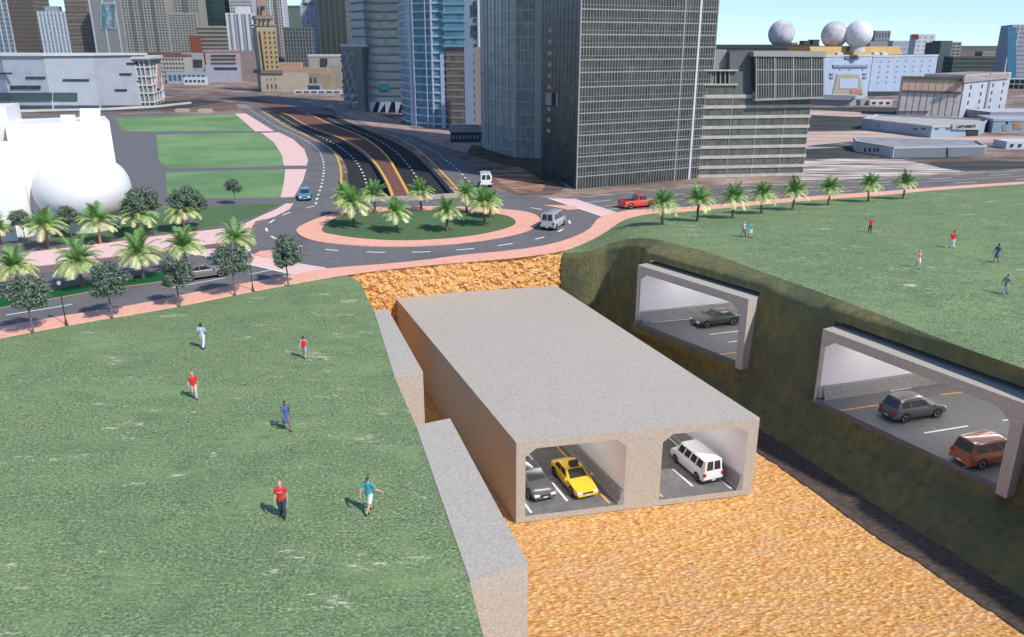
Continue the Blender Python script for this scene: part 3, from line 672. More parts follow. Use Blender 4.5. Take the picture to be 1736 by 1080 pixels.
# ================================================================ BUILDINGS
def hit(A, B, px, py):
    n = Vector((-(B-A).y, (B-A).x, 0)); r = ray(px, py); o = Vector((0, 0, CAMH))
    return o + r*((A-o).dot(n)/r.dot(n))
M_glass_dk = glassmat('dark_glass', (0.010, 0.015, 0.016), (0.060, 0.072, 0.068), (0.9, 2, 0.9), c3=(0.15, 0.155, 0.14))
M_win = mat('window_glass', (0.045, 0.06, 0.065), 0.2, var=.3, scale=.3)
M_winb = mat('blue_window_glass', (0.035, 0.13, 0.19), 0.2, var=.35, scale=.2)
class Bld:
    def __init__(s, name, label, base, depth, top, m, cat='building', group=None, z0=-0.3, mroof=None, para=False):
        P = [G(*b) if not isinstance(b, Vector) else b for b in base]
        s.P = P; s.top = top
        zt = ztop(P[0], top) if top < 1000 else top-1000
        if para: back = [P[0]+(P[2]-P[1])]
        else:
            ch = (P[-1]-P[0]).normalized(); n = Vector((-ch.y, ch.x, 0))
            back = [P[-1]+n*depth, P[0]+n*depth]
        s.h = zt; s.o = P[0].copy(); s.name = name
        s.root = thing(name, label, cat, P[0], 0, group)
        s.poly = [p-s.o for p in P+back]; s.nf = len(P)-1
        s.c = sum(s.poly, Vector())/len(s.poly)
        mb = MB(); mb.prism([(p.x, p.y) for p in s.poly], z0, zt, 0, 1 if mroof else 0)
        mb.build('wall', [m, mroof] if mroof else [m], s.root)
    def out(s, d):
        """outline pushed outwards by d"""
        P = s.poly; n = len(P); A = sum(P[k].x*P[(k+1)%n].y-P[(k+1)%n].x*P[k].y for k in range(n)); sg = 1 if A > 0 else -1
        R = []
        for k in range(n):
            e1 = (P[k]-P[k-1]).normalized(); e2 = (P[(k+1)%n]-P[k]).normalized()
            n1 = Vector((e1.y, -e1.x, 0))*sg; n2 = Vector((e2.y, -e2.x, 0))*sg
            b = n1+n2; b = b*(1/max(.3, (1+n1.dot(n2)))); R.append(P[k]+b*d)
        return R
    def bands(s, zs, th, proud, m, name='floor_slab'):
        o = s.out(proud); me = None
        for z in zs:
            if me is None:
                mb = MB(); mb.prism([(p.x, p.y) for p in o], -th/2, th/2); ob = mb.build(name, m, s.root); me = ob.data
            else:
                ob = bpy.data.objects.new(name, me); COL.objects.link(ob); ob.parent = s.root
            ob.location = (0, 0, z)
    def seg(s, i):
        a = s.poly[i]; b = s.poly[(i+1) % len(s.poly)]; e = (b-a); L = e.length; e.normalize()
        P = s.poly; n = len(P); A = sum(P[k].x*P[(k+1)%n].y-P[(k+1)%n].x*P[k].y for k in range(n)); sg = 1 if A > 0 else -1
        return a, e, L, Vector((e.y, -e.x, 0))*sg
    def fins(s, i, ts, w, proud, m, z0=0, z1=None, name='mullion'):
        a, e, L, n = s.seg(i); z1 = s.h if z1 is None else z1
        M = Matrix(((e.x, n.x, 0), (e.y, n.y, 0), (0, 0, 1))).to_4x4()
        mb = MB(); mb.box(-w/2, w/2, -0.02, proud, z0, z1, M=M); me = mb.mesh(name, m)
        for t in ts:
            ob = bpy.data.objects.new(name, me); COL.objects.link(ob); ob.parent = s.root; ob.location = a + e*(L*t)
    def wins(s, i, t0, t1, z0, z1, nc, nr, fw, fh, m, proud=0.06, name='window', cap=100):
        a, e, L, n = s.seg(i); M = Matrix(((e.x, n.x, 0), (e.y, n.y, 0), (0, 0, 1))).to_4x4()
        cw = L*(t1-t0)/nc; chh = (z1-z0)/nr; mb = MB(); mb.box(-cw*fw/2, cw*fw/2, -0.02, proud, -chh*fh/2, chh*fh/2, M=M); me = mb.mesh(name, m)
        rest = MB(); cnt = 0
        for r in range(nr):
            for c in range(nc):
                p = a + e*(L*t0+cw*(c+.5)); z = z0+chh*(r+.5)
                if cnt < cap:
                    ob = bpy.data.objects.new(name, me); COL.objects.link(ob); ob.parent = s.root; ob.location = (p.x, p.y, z); cnt += 1
                else: rest.box(-cw*fw/2, cw*fw/2, -0.02, proud, -chh*fh/2, chh*fh/2, M=Matrix.Translation((p.x, p.y, z)) @ M)
        if rest.v: tag(rest.build(name, m, s.root), kind='stuff')
    def fbands(s, i, zs, th, proud, m, name='floor_slab'):
        a, e, L, n = s.seg(i); M = Matrix(((e.x, n.x, 0), (e.y, n.y, 0), (0, 0, 1))).to_4x4()
        mb = MB(); mb.box(-.02, L+.02, -0.02, proud, -th/2, th/2, M=M); me = mb.mesh(name, m)
        for z in zs: ob = bpy.data.objects.new(name, me); COL.objects.link(ob); ob.parent = s.root; ob.location = (a.x, a.y, z)
    def patch(s, i, rect, m, name='window', proud=0.08, quad=None, back=0.05, push=0.0):
        a, e, L, n = s.seg(i); A = a+s.o+n*push; B = A+e*L
        q = quad or [(rect[0], rect[3]), (rect[2], rect[3]), (rect[2], rect[1]), (rect[0], rect[1])]
        P = [hit(A, B, *p)-s.o for p in q]; mb = MB()
        f = [p+n*proud for p in P]; bk = [p-n*back for p in P]
        mb.face(f); k = len(P)
        for j in range(k): mb.face([f[j], bk[j], bk[(j+1) % k], f[(j+1) % k]])
        mb.face(bk[::-1])
        return mb.build(name, m, s.root)
    def parapet(s, m, th=.25, hh=.6, name='parapet'):
        mb = MB(); o = s.out(th*.5); i_ = s.out(-th); n = len(o)
        for k in range(n):
            q = (k+1) % n
            for (u, v, z0, z1) in ((o[k], o[q], 0, hh), (i_[q], i_[k], 0, hh)): mb.face([(u.x, u.y, s.h+z0), (v.x, v.y, s.h+z0), (v.x, v.y, s.h+z1), (u.x, u.y, s.h+z1)])
            mb.face([(o[k].x, o[k].y, s.h+hh), (o[q].x, o[q].y, s.h+hh), (i_[q].x, i_[q].y, s.h+hh), (i_[k].x, i_[k].y, s.h+hh)])
        mb.build(name, m, s.root)
    def block(s, poly, z0, z1, m, name):
        mb = MB(); mb.prism([(p.x, p.y) for p in poly], z0, z1); return mb.build(name, m, s.root)
def frange(a, b, d):
    out = []
    while a < b: out.append(a); a += d
    return out
def zz(P, pys): return [ztop(P, y) for y in pys]
c_ = lambda n, r, g, b, **k: mat(n, (r*.88, g*.87, b*.86), k.pop('rough', .8), var=k.pop('var', .08), scale=k.pop('scale', .3), **k)
band_grey = c_('band_grey', .34, .33, .31); beige = c_('beige_wall', .36, .31, .25); taupe = c_('taupe_wall', .17, .145, .125); white_w = c_('white_wall', .62, .62, .62)
steel = c_('steel_trim', .36, .34, .32); palew = c_('pale_wall', .50, .52, .55); pinkw = c_('pink_wall', .38, .27, .24); bluegrey = c_('blue_grey_wall', .30, .36, .42)
roofg = c_('roof_grey', .28, .27, .26)

# --- big dark glass tower in the middle
T = Bld('glass_tower', 'tallest dark glass tower with pale floor lines, standing behind the red pickup', [(918,291),(977,321),(1196,301)], 0, 1070, M_glass_dk, para=True)
PF = T.P[1]
zb = zz(PF, [300, 283, 266.5, 248, 230, 211.5, 192.5, 173, 148, 123, 101.5, 80, 58.5, 37, 15]); zb += [zb[-1]+1.78*k for k in range(1, 22)]
T.fbands(1, zb, .17, .07, steel); T.fbands(0, zb, .07, .04, c_('shade_toned_line', .085, .10, .10))  # left face lines coloured darker than the front's, shade put into their colour
T.fbands(1, [(a+b)/2-.30 for a, b in zip(zb, zb[1:])], .06, .035, band_grey, name='transom')
T.fins(1, [k/49 for k in range(1, 49)], .10, .09, c_('mullion_grey', .25, .24, .22))
T.fins(1, [0.0, .74, .995], .20, .13, steel, name='pier'); T.fins(1, [.857], .38, .2, white_w, name='pier')
T.fins(0, [k/10 for k in range(1, 10)], .04, .03, c_('shade_toned_mullion', .05, .06, .06))  # mullions of the shaded face, its darkness painted into their tone
T.wins(0, .16, .26, zb[3], zb[13], 1, 10, .9, .35, steel, .04, name='vent_panel')
T.patch(0, (926,157,936,178), c_('plain_panel', .30, .29, .28), name='panel', proud=.12); T.patch(0, (936,157,944,179), c_('black_void', .01, .012, .012), name='opening', proud=.10)
T.patch(0, None, steel, name='panel_edge', proud=.13, quad=[(944,179),(946,180),(946,158),(944,157)])

# --- grey glass tower to its left
gC = glassmat('green_grey_glass', (0.12, 0.16, 0.155), (0.27, 0.32, 0.30), (1.1, 3, 1.4), c3=(0.38, 0.42, 0.41))
T = Bld('glass_tower', 'grey green glass tower with broad pale grid, left of the tallest dark tower', [(816,249),(828,254),(873,267),(917,269)], 14, 1075, gC)
zc = frange(1.2, 74, 2.35); T.bands(zc, .18, .06, c_('tower_frame', .52, .49, .46)); T.bands([z for k, z in enumerate(zc) if k % 8 == 6], .4, .12, steel, name='belt_course')
pier = c_('taupe_pier', .44, .40, .37)
T.fins(0, [.5], 1.2, .12, pier, name='pier'); T.fins(1, [0, .28, .55, .78, 1.0], .28, .16, pier, name='pier'); T.fins(2, [0.02], .5, .18, pier, name='pier'); T.fins(2, [.87], 1.35, .16, pier, name='pier')
T.fins(2, [.15, .28, .41, .54, .67], .08, .10, steel); T.fins(1, [.14, .41, .66, .9], .06, .08, steel)

# --- striped building with hanging glass box
T = Bld('striped_building', 'building with beige floor stripes and a glass box hung high, right of dark tower', [(1170,295),(1182,302),(1361,298)], 14, 165, glassmat('stripe_glass', (0.055, 0.065, 0.055), (0.15, 0.16, 0.135), (.7, 3, 1.2)), mroof=roofg)
PF = T.P[1]; zs = zz(PF, [163.6, 181.6, 199, 216.5, 233, 250, 267, 284, 299])
stripe = ramp_mat('stripe_concrete', [(.35,(.40,.36,.31)),(.65,(.54,.48,.42))], 1.2)
T.bands(zs, .50, .16, stripe); T.fins(1, [0.01, .265, .50, .76, .99], .2, .10, c_('stripe_pier', .27, .235, .20), name='pier'); T.fins(1, [.20, .235, .44, .70], .08, .05, c_('stripe_pier2', .20, .18, .16), name='pier')
a, e, L, n = T.seg(1)
for k, (z0, z1) in enumerate(zip(zs[1:], zs)):
    mcol = [c_('sky_panel', .25, .42, .52), c_('orange_panel', .55, .36, .22), c_('rose_panel', .45, .25, .26)][k % 3]
    mb = MB(); a0, e0, L0, n0 = T.seg(0); p = a0 + e0*.1; q = a0+e0*(L0-.25); mb.grid([[p+n0*.10+Vector((0,0,z0+.3)), q+n0*.10+Vector((0,0,z0+.3))], [p+n0*.10+Vector((0,0,z1-.3)), q+n0*.10+Vector((0,0,z1-.3))]])
    mb.build('balcony_panel', mcol, T.root)
def eblock(rect, m, name, push=0.0, thick=10.0, quad=None): return T.patch(1, rect, m, name, proud=push, back=thick, quad=quad)
eblock((1191,143,1243,164), MATS['stripe_glass'], 'upper_storey', .0, 8); eblock((1180,118,1243,143), M_glass_dk, 'upper_storey', -.5, 8)
for y in (119, 143): eblock((1178,y-1,1250,y+1.5), stripe, 'terrace_slab', .3, 8)
for x in (1205, 1213, 1221, 1229, 1236): eblock((x,121,x+1.6,142), steel, 'mullion', -.4, .1)
eblock((1207,84,1238,117), roofg, 'plant_room', -1.5, 6); eblock((1238,88,1276,174), c_('shaft_grey', .13, .14, .14), 'stair_shaft', -.2, 9)
eblock(None, MATS['dark_glass'], 'glass_box', 1.2, 10, quad=[(1276,168),(1388,165),(1391,89),(1273,88)])
eblock(None, steel, 'glass_box_cornice', 1.5, 10, quad=[(1271,95.5),(1393,96.5),(1393,87),(1271,87)])
eblock(None, steel, 'glass_box_sill', 1.4, 10, quad=[(1274,170),(1390,166),(1390,163),(1274,166.5)])
for y0, y1 in ((118,117.5), (142.5,142)): eblock(None, steel, 'glass_box_band', 1.3, .1, quad=[(1276,y0+1.2),(1390,y1+1),(1390,y1-.8),(1276,y0-.8)])
for x in (1276.5, 1307.5, 1338.5, 1369, 1389.5): eblock((x-1,97,x+1,167), steel, 'glass_box_pier', 1.35, .1)
for k in range(26):
    x = 1280+k*4.25; eblock((x,97,x+.9,166), band_grey, 'glass_box_mullion', 1.26, .1)
T.parapet(steel, .2, .4)

# --- blue and white balcony towers
bl_gl = glassmat('blue_glass', (0.03, 0.12, 0.17), (0.11, 0.26, 0.33), (1.5, 3, 1.5), c3=(.28, .38, .44))
bwhite = c_('blue_white_wall', .46, .52, .62)
T = Bld('balcony_tower', 'blue and white balcony tower with two pale vertical strips, left of the brown based tower', [(683,206),(692,211),(706,214),(735,216.5),(758,217)], 16, 1080, bl_gl)
zs = frange(1.0, 80, 2.0); T.bands(zs, .45, .28, bwhite, name='balcony')
T.fins(1, [.72], 1.7, .45, bwhite, name='pier'); T.fins(3, [.08], .35, .5, bwhite, name='pier'); T.fins(3, [.80], 1.1, .4, bwhite, z0=0, z1=ztop(T.P[3], 88), name='pier'); T.fins(2, [.02], .5, .4, bwhite, name='pier'); T.fins(2, [.75], .25, .45, bwhite, name='pier')
T = Bld('balcony_tower', 'tower with brown lower floors and blue balconies above, left of the white side wall', [(759,217.5),(788,218)], 14, 1080, glassmat('brown_glass', (0.06, 0.055, 0.05), (.16, .14, .125), (1.2, 3, 1.2)))
zs = frange(1.0, ztop(T.P[0], 80), 1.75); T.bands(zs, .5, .08, c_('brown_band', .22, .19, .17), name='floor_slab')
u0 = frange(ztop(T.P[0], 78), 80, 2.0); T.bands(u0, .5, .55, c_('blue_band', .16, .30, .42), name='balcony'); T.block(T.out(.3), u0[0], 79, bl_gl, 'upper_glass')
T = Bld('slab_tower', 'white slab tower with one column of small dark windows, left of the grey glass tower', [(789,218),(814,219.5)], 14, 1080, bwhite)
T.wins(0, .62, .86, 1.5, 78, 1, 38, .8, .45, M_win, name='window'); T.fins(0, [.97], .3, .2, white_w, name='pier')
T.wins(0, .45, .9, ztop(T.P[0], 70), 79, 3, 12, .8, .6, M_win)
# --- teal grey tower on slanting columns with its patterned garage
gA = glassmat('teal_grey_glass', (0.085, 0.13, 0.15), (.16, .20, .215), (2, 3, 1.5), c3=(.20, .24, .25))
T = Bld('balcony_tower', 'teal grey banded tower standing on slanting white columns', [(605,186),(626,190),(684,191.5)], 22, 1095, gA)
zs = frange(ztop(T.P[1], 174), 95, 2.55); T.bands(zs, .5, .2, c_('teal_band', .15, .165, .165), name='balcony')
T.patch(0, None, c_('green_glass_side', .05, .085, .08), 'side_glass', proud=.35, quad=[(611,187),(625,189),(622,80),(607,80)])
T.patch(1, (626,173,684,192), c_('black_void', .01, .01, .01), 'undercroft', proud=.25)
for x in (629, 641, 655, 672):
    T.patch(1, None, bwhite, 'column', proud=.6, quad=[(x,191),(x+3,191),(x+9,173),(x-1,173)]) if x != 641 else T.patch(1, None, bwhite, 'column', proud=.6, quad=[(x,191),(x+3,191),(x+14,173),(x+5,173)])
T.patch(1, (672,151,673,152), bl_gl, 'window'); T.patch(1, (645,142,660,153), c_('teal_sign', .02, .17, .21), 'logo_panel', proud=.3)
T = Bld('parking_garage', 'short parking block with wavy grey metal screen beside the teal grey tower', [(584,180),(606,187),(626,190.2)], 12, 79, c_('screen_grey', .20, .19, .18))
wavy = MB(); a, e, L, n = T.seg(0)
for r in range(7):
    z = 1.5+r*(T.h-2)/7; pts = [a + e*(L*k/30) + n*.12 + Vector((0, 0, z+1.0*sin(k*2*pi/15+r*1.6))) for k in range(31)]
    mb = MB(); mb.tube(pts, .38, 5); mb.build('screen_wave', c_('screen_lt', .36, .36, .36), T.root)
T.parapet(palew, .3, .8); T.patch(0, (578,160,606,164), palew, 'floor_edge'); T.patch(0, (580,172,607,175), palew, 'floor_edge')
for q in ([(603,79),(606,79),(605,55),(602,55)], [(606,79),(609,79),(618,55),(614,55)], [(602,57),(618,57),(618,54),(602,54)]): T.patch(1, None, palew, 'roof_brace', proud=-1, quad=q, back=1.4)

# --- far skyline
def tower(label, x0, x1, top, base, m, depth=14, name='tower', bands=None, fins=None, wins=None, par=None, group=None):
    T = Bld(name, label, [(x0, base), (x1, base)], depth, top, m, group=group)
    if bands: sp, th, mm = bands; T.bands(frange(sp, T.h, sp)[:95], th, .25, mm)
    if fins: n, w, mm = fins; T.fins(0, [k/n for k in range(n+1)], w, .45, mm, name='pier')
    if wins: nc, nr, fw, fh, mm = wins; T.wins(0, .03, .97, T.h*.02, T.h*.98, nc, nr, fw, fh, mm, .15)
    if par: T.parapet(par, .6, 1.2)
    return T
tower('grey blue tower with pale vertical strips, cut by the left picture edge', -50, 33, -30, 118, gA, fins=(9, 1.2, palew), bands=(3.6, .9, bluegrey))
tower('plain dark taupe tower, second from the left picture edge', 35, 76, -30, 118, taupe, 26, bands=(3.4, .35, c_('taupe_band', .14, .12, .105)), fins=(14, .3, c_('taupe_band', .14, .12, .105)))
T = tower('pale blue condominium tower with white vertical fins, its top below the sky gap', 82, 126, 19, 120, glassmat('pale_blue_glass', (.14, .19, .22), (.30, .37, .42), (3, 3, 3)), fins=(7, 1.3, c_('light_fin', .58, .62, .66)), bands=(3.4, .8, bluegrey))
T.block([p+Vector((0,0,0)) for p in [Vector((5,2,0)), Vector((15,2,0)), Vector((15,10,0)), Vector((5,10,0))]], T.h, T.h+4, bluegrey, 'roof_room')
tower('brown beige tower with fine dark window grid, left of the mural tower', 128, 164, -30, 120, c_('brown_beige', .24, .20, .165), 20, bands=(3.6, .8, taupe), wins=(8, 26, .5, .5, M_win))
T = tower('grey tower with a tall framed teal mural on its front', 170, 212, -12, 121, c_('mural_grey', .25, .26, .27), 14, fins=(2, 1.2, palew))
T.patch(0, (171,4,197,50), c_('mural_frame', .42, .42, .42), 'mural_frame', proud=.5); T.patch(0, (173,7,195,48), ramp_mat('mural', [(.35,(.05,.09,.11)),(.5,(.12,.22,.26)),(.66,(.42,.52,.52))], .09), 'mural', proud=.7)
tower('low blank blue grey block in front of the mural tower', 179, 226, 58, 112, bluegrey, 8, name='building')
bg = c_('condo_beige', .33, .315, .28)
T = tower('wide beige condominium tower full of small windows, right of the sky gap', 221, 297, -40, 126, bg, 14, wins=(14, 34, .5, .5, M_win)); T.fins(0, [.22, .46, .70], 1.6, .5, c_('condo_teal', .12, .15, .15), name='recess')
T = tower('beige condominium tower with stepped shoulder, left of the black green tower', 304, 352, -40, 125, bg, 14, wins=(9, 34, .5, .5, M_win)); T.fins(0, [.5], 3.0, .5, c_('condo_teal', .12, .15, .15), name='recess')
tower('dark green grey infill tower between the two beige condominiums', 296, 306, -40, 123, c_('infill_green', .10, .12, .115), 6, bands=(3.5, .5, taupe))
tower('beige low slab of the stepped condominium', 297, 346, 22, 128, bg, 3, wins=(9, 24, .5, .5, M_win), name='building')
tower('small red brown block below the beige condominium', 329, 345, 60, 131, c_('red_brown', .24, .075, .045), 3, name='building')
tower('black green glass tower with fine floor lines, left of the white condominiums', 358, 401, -40, 124, c_('black_green', .022, .05, .05, rough=.25), 14, bands=(4.0, .3, c_('green_line', .04, .075, .07)))
tower('small beige office block with dark horizontal strips before the black green tower', 344, 388, 47, 130, beige, 10, bands=(2.6, 1.3, c_('dark_strip', .10, .11, .10)), par=beige, name='building')
T = tower('white lattice condominium standing before the taller white towers', 396, 437, 22, 134, c_('lattice_white', .50, .50, .54), 10, wins=(9, 26, .55, .5, M_win)); T.fins(0, [0, .2, .5, .8, 1], 1.2, .6, white_w, name='pier'); T.block([Vector((5,2,0)), Vector((13,2,0)), Vector((13,8,0)), Vector((5,8,0))], T.h, T.h+4, white_w, 'roof_room')
tower('tall white window grid condominium behind the ornate beige tower', 394, 440, -40, 124, c_('grid_white', .48, .47, .47), 12, wins=(12, 30, .5, .55, M_win))
T = tower('tall white grid condominium with white edge, right of the ornate beige tower', 456, 490, -40, 130, c_('grid_white', .48, .47, .47), 12, wins=(8, 34, .5, .55, M_win)); T.fins(0, [.38, .98], 1.0, .5, white_w, name='pier'); T.fins(0, [.65], 2.0, .4, taupe, name='recess')
T = tower('plain green grey tower top behind the dark lattice block', 483, 516, 12, 122, c_('flat_green', .14, .19, .17), 16, par=taupe)
tower('dark lattice office block below the plain green tower', 487, 533, 46, 132, c_('lattice_dark', .07, .09, .09), 8, bands=(2.4, .5, c_('lattice_line', .17, .18, .175)), fins=(9, .6, MATS['lattice_line']))
T = tower('pale blue round topped tower right of the green grey tower', 519, 549, 5, 124, glassmat('ice_glass', (.18, .24, .28), (.40, .47, .52), (2, 3, 3)), 12, bands=(3.2, .7, palew), fins=(4, .8, palew))
T.block([Vector((1,0,0)), Vector((4,-2,0)), Vector((9,-2,0)), Vector((12,0,0)), Vector((12,10,0)), Vector((1,10,0))], T.h, T.h+2.5, palew, 'roof_drum')
tower('dark green tower between the pale blue tower and the taupe tower', 547, 592, -40, 126, c_('deep_green', .045, .062, .055, rough=.4), 18, fins=(5, 1.0, c_('deep_green2', .075, .085, .08)), bands=(3.4, .3, MATS['deep_green2']))
tower('plain taupe grey tower edge beside the narrow sky gap', 590, 606, -40, 124, c_('taupe_grey', .20, .185, .18), 10)
# low row before the skyline
R1 = 'low buildings in the row before the skyline'
tower('white low block with brown roof and rows of windows, right of the arena', 268, 318, 96, 141, c_('low_white', .44, .40, .36), 10, name='building', wins=(9, 6, .55, .45, M_win), par=c_('brown_roof', .20, .10, .07), group=R1)
tower('brown roofed block rising behind the white low block', 244, 314, 89, 137, c_('brown_roof', .20, .10, .07), 10, name='building', group=R1)
T = tower('plain pale grey block with three tall dark windows', 314, 350, 90, 139, c_('low_grey', .40, .39, .36), 10, name='building', group=R1); T.patch(0, (328,101,343,114), M_win, proud=.3)
tower('long bluish shop front with dark openings', 284, 352, 122, 142, c_('low_blue', .36, .40, .44), 4, name='building', wins=(8, 1, .6, .5, M_winb), group=R1)
tower('small white kiosk block in front of the shop front', 312, 350, 131, 144, white_w, 3, name='building', wins=(5, 1, .6, .3, M_win), group=R1)
T = tower('stepped beige block with dark strips above a pale blue grey wall', 353, 404, 88, 139, c_('step_beige', .42, .35, .31), 8, name='building', group=R1, par=pinkw); T.patch(0, (350,110,407,140), c_('low_lilac', .40, .42, .48), 'lower_wall', proud=2)
for y in (93, 99, 106): T.patch(0, (358,y,400,y+2.2), M_win, 'strip_window', proud=.5)
T.patch(0, (365,114,404,118), M_win, 'strip_window', proud=2.3)
tower('blank mauve block left of the ornate beige tower', 404, 436, 86, 138, c_('mauve', .27, .215, .21), 12, name='building', group=R1)
tower('dark slot building between mauve block and ornate tower', 434, 442, 60, 137, taupe, 8, name='building', group=R1)

# --- ornate beige tower on a square base
T = Bld('ornate_tower', 'ornate beige tower with ochre centre, stepped top and square base', [(438,151),(444,156),(479,155)], 14, 122, c_('stone_beige', .33, .29, .22), mroof=roofg)
sb = MATS['stone_beige']; T.patch(1, (441,119,479,125), c_('stone_dark', .13, .12, .095), 'cornice', proud=.8, back=13)
T.wins(1, .2, .8, 1, T.h*.45, 3, 1, .4, .8, M_win); T.wins(1, .2, .8, T.h*.55, T.h*.8, 3, 1, .3, .4, M_win)
T.patch(1, (441,46,471,121), sb, 'shaft', proud=-2, back=10, quad=[(445,121),(476,121),(470,46),(436,46)], push=0)
T.patch(1, None, c_('ochre_stone', .38, .27, .13), 'centre_bay', proud=-1.8, back=.3, quad=[(450,121),(472,121),(464,52),(441,52)])
for r in range(8):
    for c in range(3):
        x = 450+c*8-r*.75+2.5; y = 111-r*8.2; T.patch(1, (x,y,x+3,y+4), M_win, 'window', proud=-1.6)
T.patch(1, None, sb, 'upper_stage', proud=-2.6, back=8, quad=[(439,46),(469,46),(466,30),(436,30)])
for x in (441, 448, 456): T.patch(1, (x,33,x+2.5,37), M_win, 'window', proud=-2.4)
T.patch(1, None, c_('stone_dark2', .24, .21, .16), 'ledge', proud=-2.2, back=9, quad=[(434,44),(471,44),(471,41),(434,41)]); T.patch(1, None, MATS['stone_dark2'], 'ledge', proud=-2.2, back=9, quad=[(434,32),(466,32),(464,26),(436,26)])
T.patch(1, None, c_('rose_stone', .33, .21, .17), 'lantern', proud=-4, back=5, quad=[(440,28),(456,28),(454,-40),(438,-40)])
for x in (440.5, 446): T.patch(1, (x,10,x+3,17), M_win, 'window', proud=-3.8)
tower('long beige arcade wing beside the ornate tower', 480, 541, 124, 153, c_('wing_beige', .27, .235, .18), 10, name='building', wins=(8, 1, .5, .5, c_('ivy', .05, .08, .05)), group=R1)
tower('flat ochre end block of the arcade wing', 541, 562, 124, 152, c_('wing_ochre', .33, .265, .17), 10, name='building', group=R1)
tower('salmon roofed upper storey behind the arcade wing', 476, 557, 115, 149, c_('wing_salmon', .48, .29, .20), 8, name='building', group=R1)
tower('small salmon attic with dark windows above the arcade wing', 474, 512, 106, 147, c_('wing_salmon', .48, .29, .20), 6, name='building', wins=(4, 1, .3, .1, M_win), group=R1)
T = tower('beige flat roofed block with dark bay, below the dark green tower', 526, 582, 96, 140, c_('flat_beige', .36, .33, .28), 10, name='building', par=palew, group=R1); T.patch(0, (543,99,555,115), M_glass_dk, 'window', proud=.4)
tower('grey beige block left of the patterned garage', 556, 580, 111, 148, c_('flat_greyb', .30, .28, .24), 8, name='building', group=R1)
tower('long low white canopy by the road junction', 498, 580, 153, 159, palew, 4, name='building', wins=(6, 1, .7, .4, M_win), group=R1)
tower('small grey kiosk with dark front above the white canopy', 521, 545, 142, 156, c_('kiosk_grey', .32, .34, .36), 3, name='building', wins=(1, 1, .85, .6, M_win), group=R1)
T = tower('dark low pavilion at the foot of the white slab tower', 764, 815, 224, 241, c_('pav_dark', .05, .055, .055), 5, name='building', wins=(8, 1, .6, .4, c_('pav_glass', .2, .24, .27)), par=c_('pav_rim', .3, .3, .3))
tower('brown grey block seen between white slab tower and grey glass tower', 806, 822, 80, 226, c_('slot_brown', .27, .235, .21), 4, name='building')

# --- arena
aw = c_('arena_white', .42, .46, .52, rough=.5)
bp_ = [(-120,176),(-40,183),(20,187),(90,187),(170,184),(240,178)]
T = Bld('arena', 'big white curved arena with thin dark slots and a glass end', bp_, 7, 93, aw, mroof=c_('arena_roof', .60, .60, .60))
def apatch(rect, m, nm='slot_window', proud=.4):
    xm = (rect[0]+rect[2])/2; i = min(range(len(bp_)-1), key=lambda k: 0 if bp_[k][0] <= xm < bp_[k+1][0] else 1); T.patch(i, rect, m, nm, proud=proud)
for r in ((214,106,240,109), (202,124,222,127), (106,134,151,137), (44,130,77,133), (18,145,69,151), (194,151,214,154), (232,137,240,139), (-20,123,20,126)): apatch(r, M_glass_dk)
for x0, x1 in ((-30,19), (21,88), (90,131)): apatch((x0,157,x1,171), c_('arena_glass', .06, .10, .11, rough=.3), 'window_band')
for x0, x1 in ((22,88), (92,168), (172,236)): apatch((x0,178.5,x1,184), MATS['arena_glass'], 'base_window')
T.block(T.out(.8), T.h, T.h+.7, white_w, 'roof_edge')
T2 = Bld('arena_foyer', 'round glazed end pavilion of the white arena with red and white poster', [(240,178),(262,178),(275,173),(279,167)], 14, 100, c_('foyer_grey', .22, .24, .24), mroof=white_w)
zz2 = [1, 4.2, 7, 10, 13.2, T2.h-.3]; T2.bands(zz2, .5, .5, white_w, name='floor_edge'); 
for i in range(3): T2.fins(i, [.0, .33, .66], .35, .55, white_w)
T2.patch(1, (263,108,270,150), ramp_mat('poster', [(.4,(.5,.48,.46)),(.55,(.42,.16,.12)),(.6,(.6,.58,.55))], .5), 'poster', proud=.8); T2.block(T2.out(1.6), T2.h, T2.h+.8, white_w, 'roof_edge')
mb = MB(); mb.grid([[p, p+Vector((0,0,.5)), q+Vector((0,0,.5)), q] for p, q in zip(resample(Gs([(-60,193),(60,189.5),(180,187),(270,182),(325,175.5)]), 20), resample(Gs([(-60,190.5),(60,187.7),(180,185.6),(270,180.6),(322,175)]), 20))]); struct('kerb', mb, c_('kerb_white', .6, .58, .56))
for x in (308, 347):
    mb = MB(); P = G(x, 190); mb.box(-2.2, 2.2, 0, 1.6, 0, .7); mb.box(-2.0, 2.0, .1, 1.5, .7, 1.0); o = mb.build('planter', c_('planter_beige', .5, .45, .36), loc=P); tag(o, 'small pale low planter on the park rear edge, %s of two' % ('left' if x == 308 else 'right'), 'planter')

# --- overexposed white museum with bowl
ww = mat('bright_white_render', (0.78, 0.77, 0.76), .5, var=.01)
T = Bld('white_museum', 'bright white windowless building with cylinder, bulging bowl and roof turrets', [(45,396),(213,380)], 8, 212, ww)
a, e, L, n = T.seg(0)
T.patch(0, (103,196,128,213), ww, 'roof_turret', proud=-1, back=1.5); T.patch(0, (136,185,171,213), ww, 'roof_turret', proud=-1, back=1.5)
P = hit(T.P[0], T.P[1], 140, 318) - T.o; cw = P + n*0.9
mb = MB(); prof = [(5.25*sin(t*pi/24)**.78, -3.9*cos(t*pi/24)) for t in range(25)]; prof[0] = (0.01, -3.9); prof[-1] = (0.01, 3.9)
mb.lathe(prof, 48, M=Matrix.Translation(cw)); mb.build('bowl', ww, T.root, smooth=True)
mb = MB(); mb.lathe([(2.6, 0), (2.9, 1.2), (3.6, cw.z-2.6)], 32, M=Matrix.Translation((cw.x, cw.y, 0))); mb.build('bowl_foot', ww, T.root, smooth=True)
